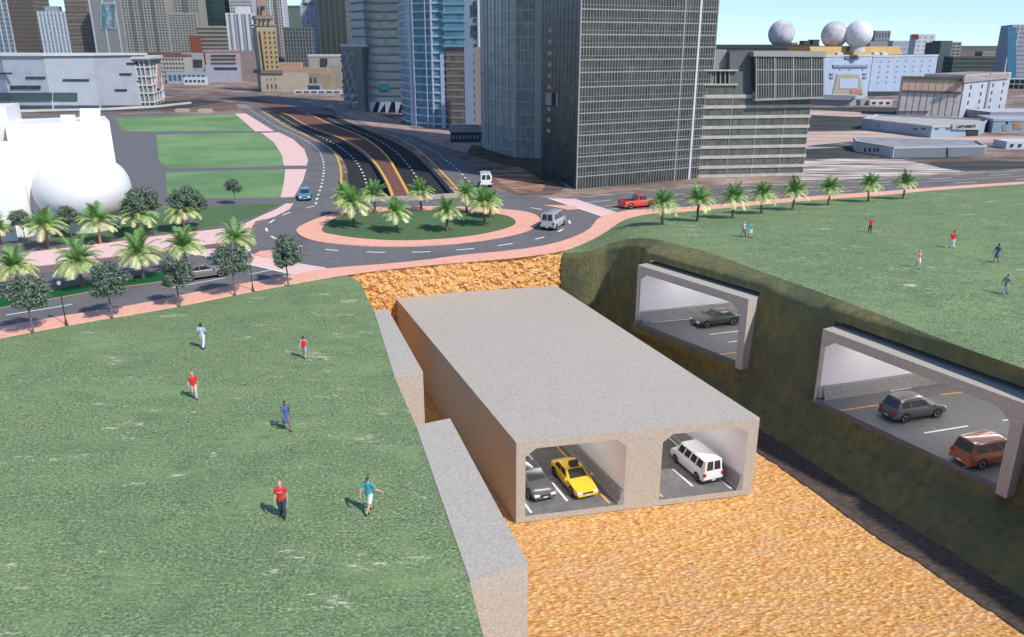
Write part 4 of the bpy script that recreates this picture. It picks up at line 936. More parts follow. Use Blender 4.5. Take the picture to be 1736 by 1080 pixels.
P = hit(T.P[0], T.P[1], 40, 396) - T.o + n*.8; zt = ztop(P+T.o, 240)
mb = MB(); mb.lathe([(1.25, 0), (1.25, zt-.6), (1.15, zt-.25), (.9, zt-.05), (.01, zt)], 32, M=Matrix.Translation((P.x, P.y, 0))); mb.build('cylinder_stair', ww, T.root, smooth=True)
for k in range(5):
    mb = MB(); mb.tube([P+n*1.27*cos(x)+e*1.27*sin(x)+Vector((0,0,z)) for x in [(-.5+.25*k)] for z in (.5, zt-.7)], .03, 5); mb.build('rib', ww, T.root)
Bld('white_slab', 'tall bright white slab building at the left picture edge', [(-60,418),(31,408)], 6, 186, ww)
Bld('white_slab', 'white rear wing showing between the left slab and the museum', [(-20,392),(50,388)], 6, 182, ww)

# --- right background
T = Bld('long_dark_roof', 'long low building with dark flat roof behind the hanging glass box', [(1200,150),(1376,150)], 20, 82, roofg, mroof=roofg); T.block(T.out(1.0), T.h, T.h+1.8, c_('dark_roof', .05, .06, .065), 'roof')
lb = c_('light_blue_wall', .40, .48, .60)
T = Bld('ornamented_hall', 'light blue hall with tan stage frame ornament below the golden deck', [(1384,170),(1470,164)], 30, 97, lb, mroof=roofg)
T.patch(0, None, c_('tan_stone', .36, .31, .24), 'ornament_frame', proud=.4, quad=[(1410,160),(1462,160),(1455,126),(1418,126)]); T.patch(0, (1421,133,1452,150), lb, 'ornament_panel', proud=.6)
T.patch(0, (1411,110,1470,114), c_('slate_blue', .22, .28, .36), 'ledge', proud=.6); T.patch(0, (1440,152,1458,159), c_('ornament_red', .40, .20, .14), 'ornament', proud=.7)
T.patch(0, (1431,95,1455,100), c_('slate_dark', .16, .17, .19), 'crest', proud=.5)
for x in (1423, 1439, 1461): T.patch(0, (x,116,x+2,119), MATS['slate_blue'], 'window', proud=.3)
for x in (1406, 1462):
    for y in (124, 130): T.patch(0, (x,y,x+6,y+2.5), MATS['slate_blue'], 'sconce', proud=.5)
T.patch(0, None, c_('golden_deck', .62, .42, .16), 'upper_deck', proud=-2, back=12, quad=[(1386,97),(1537,92),(1533,79),(1380,79)]); T.parapet(palew, .4, .8)
for x in (1424, 1486, 1500): T.patch(0, (x,89,x+9,94), white_w, 'roof_unit', proud=-1, back=2)
T = Bld('ornamented_hall', 'plain light blue wing with columns of small windows, right of the stage ornament', [(1471,164),(1580,158)], 28, 97, lb, mroof=roofg)
T.wins(0, .05, .95, T.h*.28, T.h*.95, 7, 5, .2, .4, MATS['slate_blue']); T.patch(0, (1472,155,1582,170), M_glass_dk, 'ground_window', proud=.3); T.parapet(palew, .4, .8)
def dome(px, py, r_px, D, label, m):
    d = ray(px, py); t = D/d.y; C = Vector((0, 0, CAMH))+d*t; r = r_px*t*(d.dot(cam.rotation_euler.to_matrix() @ Vector((0,0,-1))))/FPX
    root = thing('storage_sphere', label, 'sphere tank', (C.x, C.y, 0), group='spherical tanks on the roofs')
    mb = MB(); N_ = 20; pr = [(max(.02, r*sin(pi*k/N_)), C.z - r*cos(pi*k/N_)) for k in range(N_+1)]; mb.lathe(pr, 32); mb.build('sphere', m, root, smooth=True)
    mb = MB(); 
    for k in range(6):
        pts = [(r*1.004*sin(pi*j/16)*cos(k*pi/3), r*1.004*sin(pi*j/16)*sin(k*pi/3), C.z-r*1.004*cos(pi*j/16)) for j in range(17)]; mb.tube(pts, r*.012, 4)
    mb.build('seam', m, root); mb = MB(); mb.lathe([(r*.6, C.z-r*1.25), (r*.5, C.z-r*.85)], 20); mb.build('pedestal', palew, root)
sph = ramp_mat('stained_white', [(.42,(.42,.40,.42)),(.56,(.62,.60,.60))], .14); sph2 = c_('clean_white', .78, .78, .80)
dome(1325, 57, 22, 430, 'mottled grey white sphere standing alone above the long dark roof', sph); dome(1415, 59, 22, 346, 'mottled pale sphere, left one of the close pair above the golden deck', sph); dome(1456, 58, 22.5, 342, 'clean white sphere, right one of the close pair above the golden deck', sph2)
R2 = 'distant buildings on the right horizon'
for a in (('small ochre roof between the lone sphere and the dark boxes', 1341, 1351, 72, 88, c_('ochre_roof', .34, .24, .12), None), ('dark little box building, left one of two by the spheres', 1361, 1372, 69, 88, c_('dk_box', .06, .07, .075), None), ('dark little box building, right one of two by the spheres', 1376, 1387, 67, 88, MATS['dk_box'], None),
          ('grey far block right beside the clean white sphere', 1479, 1505, 52, 92, c_('far_grey', .26, .27, .30), (5, 3, .4, .6, M_win)), ('low pinkish far block below the grey far block', 1472, 1510, 70, 94, c_('far_pinkish', .33, .29, .29), None),
          ('pale far block with two tall bays', 1509, 1547, 69, 106, c_('far_pale', .42, .44, .47), (6, 4, .3, .4, bluegrey)), ('white far block with a dark red roof patch', 1546, 1578, 58, 112, white_w, (3, 7, .4, .3, bluegrey)),
          ('dark grey far tower, left one of the joined pair', 1576, 1592, 72, 121, c_('far_dark', .10, .12, .13), (2, 9, .6, .4, taupe)), ('dark green grey far tower, right one of the joined pair', 1587, 1606, 69, 124, c_('far_dgreen', .09, .13, .13), None), ('beige ribbed far tower leaning on the dark pair', 1606, 1622, 71, 123, c_('far_beige', .34, .30, .27), (2, 9, .7, .4, M_win)),
          ('dark green long garage with horizontal lines', 1612, 1700, 96, 126, c_('far_garage', .05, .07, .06), None), ('low brown far block above the dark green garage', 1625, 1652, 86, 95, c_('far_brown', .28, .20, .16), None), ('low tan far block above the dark green garage', 1665, 1690, 87, 95, c_('far_tan', .36, .27, .20), None)):
    T = tower(a[0], a[1], a[2], a[3], a[4], a[5], 14 if a[4] > 95 else 40, name='building', wins=a[6], group=R2)
    if 'dark red' in a[0]: T.patch(0, (1546,58,1557,66), c_('dark_red', .22, .03, .03), 'red_panel', proud=.5)
    if 'garage' in a[0]: T.bands(frange(3, T.h, 3), .5, .3, c_('garage_line', .16, .18, .17))
    if 'left one of the joined' in a[0]: pass
T = Bld('tower', 'grey and blue balcony tower at the right picture edge', [(1681,131),(1700,135),(1790,135)], 14, 44, c_('edge_grey', .32, .32, .36))
T.bands(frange(2, T.h, 2.6), .5, .25, c_('edge_band', .28, .34, .42), name='balcony'); T.fins(1, [.0, .12], .6, .4, palew, name='pier'); T.patch(1, (1707,46,1722,134), c_('edge_blue', .04, .18, .28), 'blue_glass_strip', proud=.5)
T = Bld('garage_deck', 'low white railed parking deck below the grey and blue edge tower', [(1700,150),(1790,152)], 10, 134, M_glass_dk, mroof=palew); T.bands([T.h, T.h*.5], .5, .3, palew); T.fins(0, [k/10 for k in range(11)], .3, .3, palew)
# pink and white warehouse
T = Bld('warehouse', 'tall warehouse with peach upper band, dark cornice and pale ribbed wall', [(1522,197),(1624,200)], 14, 131, ramp_mat('ware_pale', [(.35,(.56,.49,.44)),(.65,(.70,.61,.56))], .5), mroof=c_('ware_roof', .33, .29, .27))
T.patch(0, None, c_('ware_peach', .74, .52, .38), 'peach_band', proud=.15, quad=[(1528,155),(1630,158),(1632,134),(1531,132)]); T.patch(0, None, c_('ware_brown', .17, .13, .10), 'cornice', proud=.5, quad=[(1530,133.5),(1632,136),(1633,131),(1531,129)]); T.patch(0, None, MATS['ware_brown'], 'ledge', proud=.4, quad=[(1528,156),(1629,159),(1629,155.5),(1528,152.5)])
T.fins(0, [k/9 for k in range(10)], .16, .05, MATS['ware_brown'], z0=T.h*.04, z1=T.h*.62, name='rib'); T.patch(0, (1524,188,1574,190), MATS['ware_brown'], 'handrail', proud=.4)
T.fins(0, [k/9 for k in range(10)], .08, .2, c_('ware_line', .36, .25, .18), z0=T.h*.66, z1=T.h*.93, name='rib')
T = Bld('warehouse', 'white office end of the warehouse with small dark upright windows', [(1625,200),(1702,189)], 12, 127, c_('ware_white', .48, .51, .56), mroof=MATS['ware_roof'])
T.wins(0, .02, .98, T.h*.06, T.h*.80, 4, 4, .12, .5, M_win); T.fins(0, [.52], 1.6, .3, c_('ware_grey', .30, .29, .29), name='pier'); T.patch(0, None, ramp_mat('ware_frieze', [(.4,(.24,.19,.17)),(.6,(.42,.37,.34))], 1.5), 'cornice', proud=.5, quad=[(1631,140),(1708,133),(1709,124),(1631,129)])
T = Bld('shed', 'grey gabled shed in front of the light blue hall', [(1376,178),(1440,180),(1470,178)], 8, 166, c_('shed_wall', .27, .32, .36), mroof=palew)
T.patch(0, None, c_('shed_roof', .46, .47, .48), 'roof', proud=.6, back=7, quad=[(1376,168),(1440,170),(1455,162),(1385,160)]); T.patch(1, (1452,169,1458,178), M_win, 'door', proud=.2)
T = tower('small white arched hut right of the grey shed', 1474, 1512, 170, 179, white_w, 4, name='building', wins=(3, 1, .5, .4, M_win))
# seafood warehouse with lettering
hw = c_('harbour_blue', .33, .42, .50)
T = Bld('low_warehouse', 'long low light blue warehouse with black shop lettering at its right end', [(1460,219),(1577,234),(1659,230)], 16, 203, hw, mroof=ramp_mat('low_roof', [(.35,(.36,.34,.31)),(.65,(.50,.47,.43))], .4))
T.parapet(c_('parapet_pale', .46, .50, .54), .25, .4)
T.patch(1, None, c_('fascia', .42, .43, .42), 'fascia', proud=.5, quad=[(1612,219),(1660,220),(1661,210),(1612,211)]); T.patch(1, (1638,220,1657,231), c_('opening_dark', .03, .04, .035), 'loading_door', proud=.25)
for x in (1549, 1563, 1585, 1603): T.patch(0 if x < 1577 else 1, (x,217.5,x+6,219.5), c_('ink', .02, .02, .02), 'sign_mark', proud=.1)
T.patch(0, (1487,210,1492,215), MATS['slate_blue'], 'vent', proud=.1)
def text_on(T, i, s, px, py, size, m, push=.6, name='lettering'):
    a, e, L, n = T.seg(i); A = a+T.o+n*push; P = hit(A, A+e*L, px, py)-T.o
    cu = bpy.data.curves.new(name, 'FONT'); cu.body = s; cu.size = size; cu.extrude = .03; cu.offset = size*.012
    tmp = bpy.data.objects.new('tmp', cu); me = bpy.data.meshes.new_from_object(tmp); bpy.data.objects.remove(tmp)
    me.materials.clear(); me.materials.append(m); o = bpy.data.objects.new(name, me); COL.objects.link(o); o.parent = T.root; o.location = P
    o.rotation_euler = (pi/2, 0, atan2(e.y, e.x)); return o
text_on(T, 1, "CAPT HARRY'S", 1621, 217.5, .92, MATS['ink'])
T = Bld('low_warehouse', 'light blue low warehouse with orange fish mural, cut by the right picture edge', [(1681,225),(1790,227)], 12, 205, hw, mroof=MATS['low_roof'])
T.patch(0, (1718,207,1732,219), ramp_mat('fish_mural', [(.4,(.38,.22,.10)),(.6,(.50,.36,.22))], 1.5), 'mural', proud=.1); T.patch(0, (1700,212,1707,222), c_('mural_tan', .36,.33,.25), 'mural', proud=.1); T.patch(0, (1706,206,1709,210), MATS['ink'], 'mural', proud=.1); T.parapet(MATS['parapet_pale'], .25, .5)
T = Bld('low_warehouse', 'grey topped low shed behind the fish mural warehouse', [(1677,204),(1790,203)], 12, 190, c_('shed_lilac', .30, .31, .36), mroof=palew)
T = Bld('low_office', 'low white building with arched windows and a long grey flank', [(1450,257),(1513,268),(1669,265)], 9, 242, c_('office_white', .60, .62, .66), mroof=ramp_mat('office_roof', [(.35,(.24,.24,.25)),(.65,(.34,.34,.35))], .4))
for x in (1465, 1473, 1481, 1487): T.patch(0, (x,250.5,x+3.2,257.5), M_win, 'window', proud=.05)
T.patch(0, (1505,254,1508,261), palew, 'door', proud=.05); T.patch(1, None, c_('flank_grey', .20, .225, .25), 'flank', proud=.06, quad=[(1515,267.5),(1669,264.7),(1670,249),(1517,252)])
T.patch(1, (1604,250,1607,266), M_win, 'gap', proud=.12); T.parapet(palew, .2, .35)
T = tower('small white low building at the right picture edge by the road', 1705, 1790, 240, 253, c_('office_white', .60, .62, .66), 5, name='building', wins=(6, 1, .35, .4, M_win))
# ================================================================ VEHICLES
tyre_m = mat('tyre_rubber', (0.02, 0.02, 0.02), .8); rim_m = mat('alloy', (0.55, 0.56, 0.58), .3, metal=.6, var=.05); vglass = mat('car_glass', (0.025, 0.032, 0.036), .12, var=.2, scale=1, spec=.6)
head_m = mat('headlamp', (0.75, 0.76, 0.74), .15, var=.05); tail_m = mat('tail_lamp', (0.35, 0.02, 0.015), .25); trim_m = mat('black_trim', (0.03, 0.03, 0.032), .5); plate_m = mat('number_plate', (0.6, 0.6, 0.55), .5); arch_m = mat('wheel_arch', (0.012, 0.012, 0.012), .9)
def paint(n, c, **k): return mat('paint_'+n, c, k.pop('rough', .28), var=.04, scale=.6, coat=.6, **k)
def vehicle(label, kind, P, rz, L, W, pnt, cat=None, group=None, windows=3, name=None):
    """kind tables: hood/belt profile (x fraction from rear 0 to front 1, z) and greenhouse (rear base, rear roof, front roof, front base, roof z)"""
    S = {'sedan': dict(prof=[(0,.62,.88),(.02,.84,.93),(.10,.93,.97),(.30,.92,1),(.62,.90,1),(.72,.88,1),(.95,.70,.95),(1,.56,.86)], gh=(.10,.25,.52,.70,1.40), win=2),
         'hatch': dict(prof=[(0,.60,.90),(.02,.88,.95),(.10,.95,.98),(.30,.94,1),(.62,.92,1),(.74,.90,1),(.95,.74,.95),(1,.60,.88)], gh=(.02,.12,.54,.73,1.48), win=2),
         'suv': dict(prof=[(0,.62,.92),(.02,.96,.96),(.10,1.02,.99),(.30,1.01,1),(.62,.99,1),(.73,.98,1),(.94,.84,.96),(1,.66,.9)], gh=(.02,.10,.55,.74,1.66), win=3),
         'minivan': dict(prof=[(0,.62,.92),(.015,.98,.97),(.10,1.02,.99),(.30,1.01,1),(.66,.99,1),(.80,.95,1),(.96,.76,.94),(1,.62,.88)], gh=(.015,.06,.60,.84,1.74), win=3),
         'van': dict(prof=[(0,.62,.95),(.01,1.10,.99),(.10,1.14,1),(.30,1.14,1),(.66,1.13,1),(.80,1.10,1),(.97,.92,.95),(1,.66,.92)], gh=(.01,.025,.72,.84,2.08), win=4),
         'pickup': dict(prof=[(0,.60,.97),(.01,1.0,.99),(.20,1.02,1),(.42,1.02,1),(.64,1.02,1),(.76,1.0,1),(.96,.88,.96),(1,.66,.92)], gh=(.42,.45,.64,.76,1.76), win=2)}[kind]
    root = thing(name or ('parked_car' if False else {'sedan': 'car', 'hatch': 'car', 'suv': 'car', 'minivan': 'car', 'van': 'van', 'pickup': 'pickup_truck'}[kind]), label, cat or {'van': 'van', 'pickup': 'pickup truck'}.get(kind, 'car'), P, rz, group)
    hw = W/2; X = lambda f: (f-.5)*L; zb = .24
    prof = S['prof']; g0, g1, g2, g3, zr = S['gh']
    def belt(f):
        for (a, za, wa), (b, zb_, wb) in zip(prof, prof[1:]):
            if f <= b: t = (f-a)/(b-a); return za+(zb_-za)*t, wa+(wb-wa)*t
        return prof[-1][1], prof[-1][2]
    mb = MB(); rows = []
    fs = sorted(set([p[0] for p in prof]+[.05, .18, .4, .5, .85, .985]))
    for f in fs:
        z, w = belt(f); w *= hw; zl = zb+(.10 if f < .03 or f > .97 else 0); x = X(f)
        half = [(w*.80, zl), (w*.96, zl+.05), (w*1.0, zl+(z-zl)*.45), (w*.985, z-.10), (w*.93, z-.015), (w*.75, z+.012), (w*.35, z+.03)]
        rows.append([Vector((x, y, q)) for y, q in half]+[Vector((x, -y, q)) for y, q in half[::-1]])
    mb.grid(rows, closed=True); mb.face(rows[0][::-1]); mb.face(rows[-1])
    # greenhouse, painted; windows sit on it
    zr0 = zr; hr = hw*(.76 if kind not in ('van',) else .86); hbw = hw*.93
    def P3(f, s, side):   # point on the side plane, s 0 belt .. 1 roof edge
        z0 = belt(f)[0]-.02; return Vector((X(f), side*(hbw+(hr-hbw)*s), z0+(zr0-.07-z0)*s))
    st = [(g0, g1), (g0+.02, g1+.02), ((g0*2+g3)/3, (g1*2+g2)/3), ((g0+g3*2)/3, (g1+g2*2)/3), (g3-.03, g2-.02), (g3, g2)]
    gr = []
    for fb, ft in st:
        b0 = belt(fb)[0]-.02; e = 1.0 if fb not in (g0, g3) else .93
        gr.append([Vector((X(fb), hbw*e, b0)), Vector((X(ft), hr*e, zr-.07)), Vector((X(ft)*.985, hr*.82*e, zr-.012)), Vector((X(ft)*.97, 0, zr)), Vector((X(ft)*.985, -hr*.82*e, zr-.012)), Vector((X(ft), -hr*e, zr-.07)), Vector((X(fb), -hbw*e, b0))])
    mb.grid(gr); mb.face(gr[0]); mb.face(gr[-1][::-1])
    body = mb.build('body', pnt, root)
    for f in body.data.polygons: f.use_smooth = True
    if hasattr(body.data, 'set_sharp_from_angle'): body.data.set_sharp_from_angle(angle=radians(38))
    # side windows
    n = windows if windows != 3 else S['win']
    for side in (1, -1):
        for k in range(n):
            a, b = k/n+.025, (k+1)/n-.025
            fb0 = g0+(g3-g0)*(.10+.84*a); fb1 = g0+(g3-g0)*(.10+.84*b); ft0 = g1+(g2-g1)*(.03+.94*a); ft1 = g1+(g2-g1)*(.03+.94*b)
            def Q(fb, ft, s):
                p = P3(fb, 0, side).lerp(P3(ft, 1, side), s); p.x = X(fb+(ft-fb)*s); return p+Vector((0, side*.018, .006))
            q = [Q(fb0, ft0, .16), Q(fb1, ft1, .16), Q(fb1, ft1, .90), Q(fb0, ft0, .90)]
            m2 = MB(); m2.face(q if side < 0 else q[::-1]); m2.build('side_window', vglass, root)
    for (fb, ft, nm, s) in ((g0, g1, 'rear_window', -1), (g3, g2, 'windscreen', 1)):
        b = Vector((X(fb), 0, belt(fb)[0]-.02)); t = Vector((X(ft), 0, zr-.05)); d = Vector((s*.022, 0, .012)); lo, hi = b.lerp(t, .14), b.lerp(t, .90)
        if kind == 'van' and s < 0:
            for sg in (1, -1):
                m2 = MB(); m2.face([lo+d+Vector((0, sg*.06, 0)), lo+d+Vector((0, sg*hbw*.75, 0)), hi+d+Vector((0, sg*hr*.72, 0)), hi+d+Vector((0, sg*.06, 0))]); m2.build(nm, vglass, root)
            continue
        m2 = MB(); m2.face([lo+d+Vector((0, -hbw*.80, 0)), lo+d+Vector((0, hbw*.80, 0)), hi+d+Vector((0, hr*.84, 0)), hi+d+Vector((0, -hr*.84, 0))]); m2.build(nm, vglass, root)
    # bumpers, lamps, grille, plates
    for f, nm, s in ((0, 'rear_bumper', -1), (1, 'front_bumper', 1)):
        w = belt(f)[1]*hw; x = X(f); m2 = MB(); m2.box(min(x-s*.12, x+s*.05), max(x-s*.12, x+s*.05), -w*.98, w*.98, .30, .47); m2.build(nm, pnt if kind != 'van' else trim_m, root)
        m2 = MB(); xx = x+s*.055; m2.box(min(xx, xx+s*.01), max(xx, xx+s*.01), -.16, .16, .36, .47); m2.build('number_plate', plate_m, root)
    zf = belt(1)[0]
    for sg in (1, -1):
        m2 = MB(); x = X(.985); y = sg*hw*.66; m2.box(x-.05, x+.09*L/4.6, y-.19, y+.19, zf-.09, zf+.06); m2.build('headlight', head_m, root)
        m2 = MB(); x = X(0); zt = belt(.02)[0]; y = sg*hw*(.80 if kind != 'van' else .88); m2.box(x-.035, x+.10, y-.10, y+.10, zt-(.28 if kind not in ('van', 'minivan') else .35), zt-.08); m2.build('tail_light', tail_m, root)
        m2 = MB(); x = X(g3-.02); m2.box(x-.06, x+.06, sg*hw*1.0, sg*(hw+.20), belt(g3)[0]+.0, belt(g3)[0]+.14) if sg > 0 else m2.box(x-.06, x+.06, -(hw+.20), -hw, belt(g3)[0], belt(g3)[0]+.14); m2.build('wing_mirror', pnt, root)
    m2 = MB(); m2.box(X(1)-.02, X(1)+.03, -hw*.42, hw*.42, zf-.10, zf+.02); m2.build('grille', trim_m, root)
    R = .34 if kind != 'pickup' else .38
    for fx in (.19, .81):
        for sg in (1, -1):
            c = Vector((X(fx), 0, 0)); y1 = sg*(hw+.012); y0 = sg*(hw-.20)
            m2 = MB(); m2.lathe([(R*.62, y1), (R*.93, y1), (R, y1-sg*.04), (R, y0), (R*.6, y0)], 20, M=Matrix.Translation((c.x, 0, R)), axis='y'); wheel = m2.build('wheel', tyre_m, root)
            m2 = MB(); m2.lathe([(R*.64, y1-sg*.005), (R*.60, y1+sg*.004), (R*.18, y1-sg*.02), (.02, y1-sg*.02)], 12, M=Matrix.Translation((c.x, 0, R)), axis='y'); m2.build('rim', rim_m, wheel)
            m2 = MB(); m2.lathe([(.01, y1-sg*.008), (R*1.16, y1-sg*.008), (R*1.16, y1-sg*.03)], 20, M=Matrix.Translation((c.x, 0, R+.02)), axis='y'); m2.build('wheel_arch', arch_m, root)
    if kind == 'pickup':
        m2 = MB(); m2.box(X(.015), X(.405), -hw*.86, hw*.86, 1.0, 1.052); m2.build('load_bed', trim_m, root)
        for sg in (1, -1): m2 = MB(); m2.box(X(.0), X(.42), sg*hw*.90-.05, sg*hw*.90+.05, 1.0, 1.10); m2.build('bed_rail', pnt, root)
        m2 = MB(); m2.box(X(0), X(.02), -hw*.9, hw*.9, .98, 1.10); m2.build('tailgate', pnt, root)
    if kind in ('suv', 'minivan'):
        for sg in (1, -1): m2 = MB(); m2.tube([(X(g1+.03), sg*hr*.86, zr-.01), (X((g1+g2)/2), sg*hr*.86, zr+.05), (X(g2-.03), sg*hr*.86, zr-.01)], .022, 6); m2.build('roof_rail', rim_m, root)
    return root
def head(p, q):
    d = q-p; return atan2(d.y, d.x)
yellow_p = paint('taxi_yellow', (0.80, 0.50, 0.03)); white_p = paint('white', (0.78, 0.78, 0.78)); silver_p = paint('silver', (0.42, 0.44, 0.46)); grey_p = paint('grey', (0.085, 0.085, 0.09)); red_p = paint('red', (0.62, 0.06, 0.035)); copper_p = paint('copper', (0.24, 0.065, 0.03)); dark_p = paint('dark', (0.04, 0.048, 0.048)); blue_p = paint('blue', (0.07, 0.24, 0.34)); warm_p = paint('warm_grey', (0.17, 0.15, 0.145))
vehicle('small blue car on the frontage road beside the pink walkway', 'hatch', G(518,337)+Vector((0,0,.02)), head(G(522,322), G(516,345)), 4.1, 1.75, blue_p)
vehicle('white van seen from behind at the edge of the right frontage road', 'van', G(823,314)+Vector((0,0,.02)), head(G(823,318), G(818,300)), 4.9, 1.95, white_p)
vehicle('silver van rounding the right side of the roundabout', 'van', G(938,385)+Vector((0,0,.02)), head(G(925,391), G(950,376)), 4.6, 1.85, silver_p)
vehicle('red pickup truck on the right arm beside the crosswalk', 'pickup', G(1080,351)+Vector((0,0,.02)), head(G(1050,352.5), G(1110,347)), 5.0, 1.9, red_p)
vehicle('grey car half hidden by round trees on the left road', 'sedan', G(346,470.5)+Vector((0,0,.02)), head(G(320,474), G(368,467)), 4.5, 1.75, warm_p)
TT = Matrix.Translation((bl.x, bl.y, PD)) @ M
def in_tun(x, y): return TT @ Vector((x, y, T0+.015))
A_ = head(in_tun(0, 10), in_tun(0, 0))
c1 = sum(cells[0])/2; c2 = sum(cells[1])/2
tx = vehicle('yellow taxi with roof sign in the left tube of the tunnel box', 'sedan', in_tun(c1+1.4, 3.4), A_, 4.6, 1.78, yellow_p, cat='taxi', name='taxi')
mb = MB(); mb.box(-.12, .12, -.34, .34, 1.40, 1.44); rs = mb.build('roof_sign', trim_m, tx)
mb = MB(); mb.face([(-.28,-.32,1.44),(.10,-.32,1.44),(.0,-.32,1.80),(-.18,-.32,1.80)]); mb.face([(-.28,.32,1.44),(.10,.32,1.44),(.0,.32,1.80),(-.18,.32,1.80)][::-1]); mb.face([(.10,-.32,1.44),(.10,.32,1.44),(0,.32,1.80),(0,-.32,1.80)]); mb.face([(-.28,.32,1.44),(-.28,-.32,1.44),(-.18,-.32,1.80),(-.18,.32,1.80)]); mb.face([(0,-.32,1.80),(0,.32,1.80),(-.18,.32,1.80),(-.18,-.32,1.80)]); mb.build('sign_board', trim_m, rs)
vehicle('grey car beside the taxi, cut by the tunnel wall', 'sedan', in_tun(cells[0][0]+1.95, 3.7), A_, 4.6, 1.78, grey_p)
v = vehicle('white passenger van seen from behind in the right tube of the tunnel box', 'van', in_tun(c2+1.6, 3.4), A_+pi, 4.9, 1.8, white_p); v.scale = (.92,)*3
Ap, up, Wp1, HO1 = PM[0]
vehicle('dark grey sedan inside the farther tunnel mouth, heading left', 'sedan', G(1212,549,F_ROAD)+Vector((0,0,.02)), head(TUN_DIR, Vector((0,0,0))), 4.6, 1.8, dark_p)
vehicle('grey sport utility car inside the nearer tunnel mouth', 'suv', G(1545,704,F_ROAD)+Vector((0,0,.02)), head(Vector((0,0,0)), TUN_DIR), 4.5, 1.8, grey_p)
vehicle('copper minivan inside the nearer tunnel mouth by its right post', 'minivan', G(1674,779,F_ROAD)+Vector((0,0,.02)), head(Vector((0,0,0)), TUN_DIR), 4.7, 1.85, copper_p)

# ================================================================ TREES AND PALMS
def leafmat(name, c, var=.35):
    if name in MATS: return MATS[name]
    m, nt, b = newmat(name); N = nt.nodes; L = nt.links; b.inputs['Roughness'].default_value = .6; sock(b, 'Specular IOR Level').default_value = .25
    gi = N.new('ShaderNodeNewGeometry'); cr = N.new('ShaderNodeValToRGB'); cr.color_ramp.elements[0].color = (*[x*(1-var) for x in c], 1); cr.color_ramp.elements[1].color = (*[x*(1+var) for x in c], 1)
    L.new(gi.outputs['Random Per Island'], cr.inputs[0]); L.new(cr.outputs[0], b.inputs['Base Color']); sock(b, 'Subsurface Weight')
    MATS[name] = m; return m
palm_top = leafmat('palm_green', (0.15, 0.30, 0.08)); palm_low = leafmat('palm_pale', (0.66, 0.68, 0.32), .25); palm_mid = leafmat('palm_mid', (0.34, 0.46, 0.15), .3)
bark = ramp_mat('palm_bark', [(.35,(0.10,0.075,0.05)),(.65,(0.24,0.18,0.13))], 6, stretch=(1,1,3), bump=.8, bscale=14); bark2 = ramp_mat('palm_bark_red', [(.35,(0.30,0.13,0.08)),(.65,(0.46,0.23,0.15))], 6, stretch=(1,1,3), bump=.8, bscale=14)
oak_leaf = leafmat('round_tree_leaf', (0.13, 0.175, 0.12), .5); oak_bark = ramp_mat('round_tree_bark', [(.35,(0.10,0.10,0.09)),(.65,(0.24,0.24,0.22))], 8, bump=.6)
def frond(mb, base, az, el, L, droop, rnd, w=.22):
    n = 9; d = Vector((cos(az)*cos(el), sin(az)*cos(el), sin(el))); p = Vector(base); pts = [p.copy()]
    for k in range(n): 
        p = p+d*(L/n); d = (d+Vector((0, 0, -droop*(k+2)/n))).normalized(); pts.append(p.copy())
    side = Vector((-sin(az), cos(az), 0))
    mb.tube(pts, [.022*(1-k/(n+2)) for k in range(n+1)], 3, cap=False)
    m = 15
    for k in range(1, m+1):
        t = .12+.88*k/m; i = min(n-1, int(t*n)); f = t*n-i; q = pts[i].lerp(pts[i+1], f); dr = (pts[i+1]-pts[i]).normalized(); up_ = side.cross(dr)
        ll = w*L*(sin(pi*min(1, .12+t*.88))**.6)*(.8+.4*rnd.random())+.06
        for s in (1, -1):
            tip = q+side*s*ll*.75+dr*ll*.65-up_*0+Vector((0, 0, -ll*.25)); a = dr*.045*L/1.8
            mb.face([q-a, q+a, tip+a*.2, tip-a*.2])
def palm(label, seed, h, trunk_r, crown_r, bk, group=None):
    rnd = random.Random(seed); root = thing('palm_tree', label, 'palm tree', (0, 0, 0), 0, group)
    mb = MB(); pts = [(0.03*sin(k), 0.03*cos(k*1.3), h*k/9) for k in range(10)]; mb.tube([(0,0,-.15)]+pts, [trunk_r*1.35]+[trunk_r*(1.25-.35*min(1, k/3)+(.06 if k % 2 else 0)+(.35 if k > 7 else 0)) for k in range(10)], 10)
    mb.build('trunk', bk, root); top = (0, 0, h)
    for nm, m_, cnt, e0, e1, dr, Lf in (('crown', palm_top, 20, 42, 84, .26, .98), ('crown_skirt', palm_mid, 15, 22, 45, .34, 1.0), ('lower_fronds', palm_low, 17, -2, 24, .30, .92)):
        mb = MB()
        for k in range(cnt): frond(mb, (0, 0, h-.02*k/cnt*(1 if e0 < 0 else -3)), 2*pi*(k*.618+rnd.random()*.12), radians(e0+(e1-e0)*rnd.random()), crown_r*Lf*(.85+.3*rnd.random()), dr*(.8+.4*rnd.random()), rnd)
        mb.build(nm, m_, root)
    return root
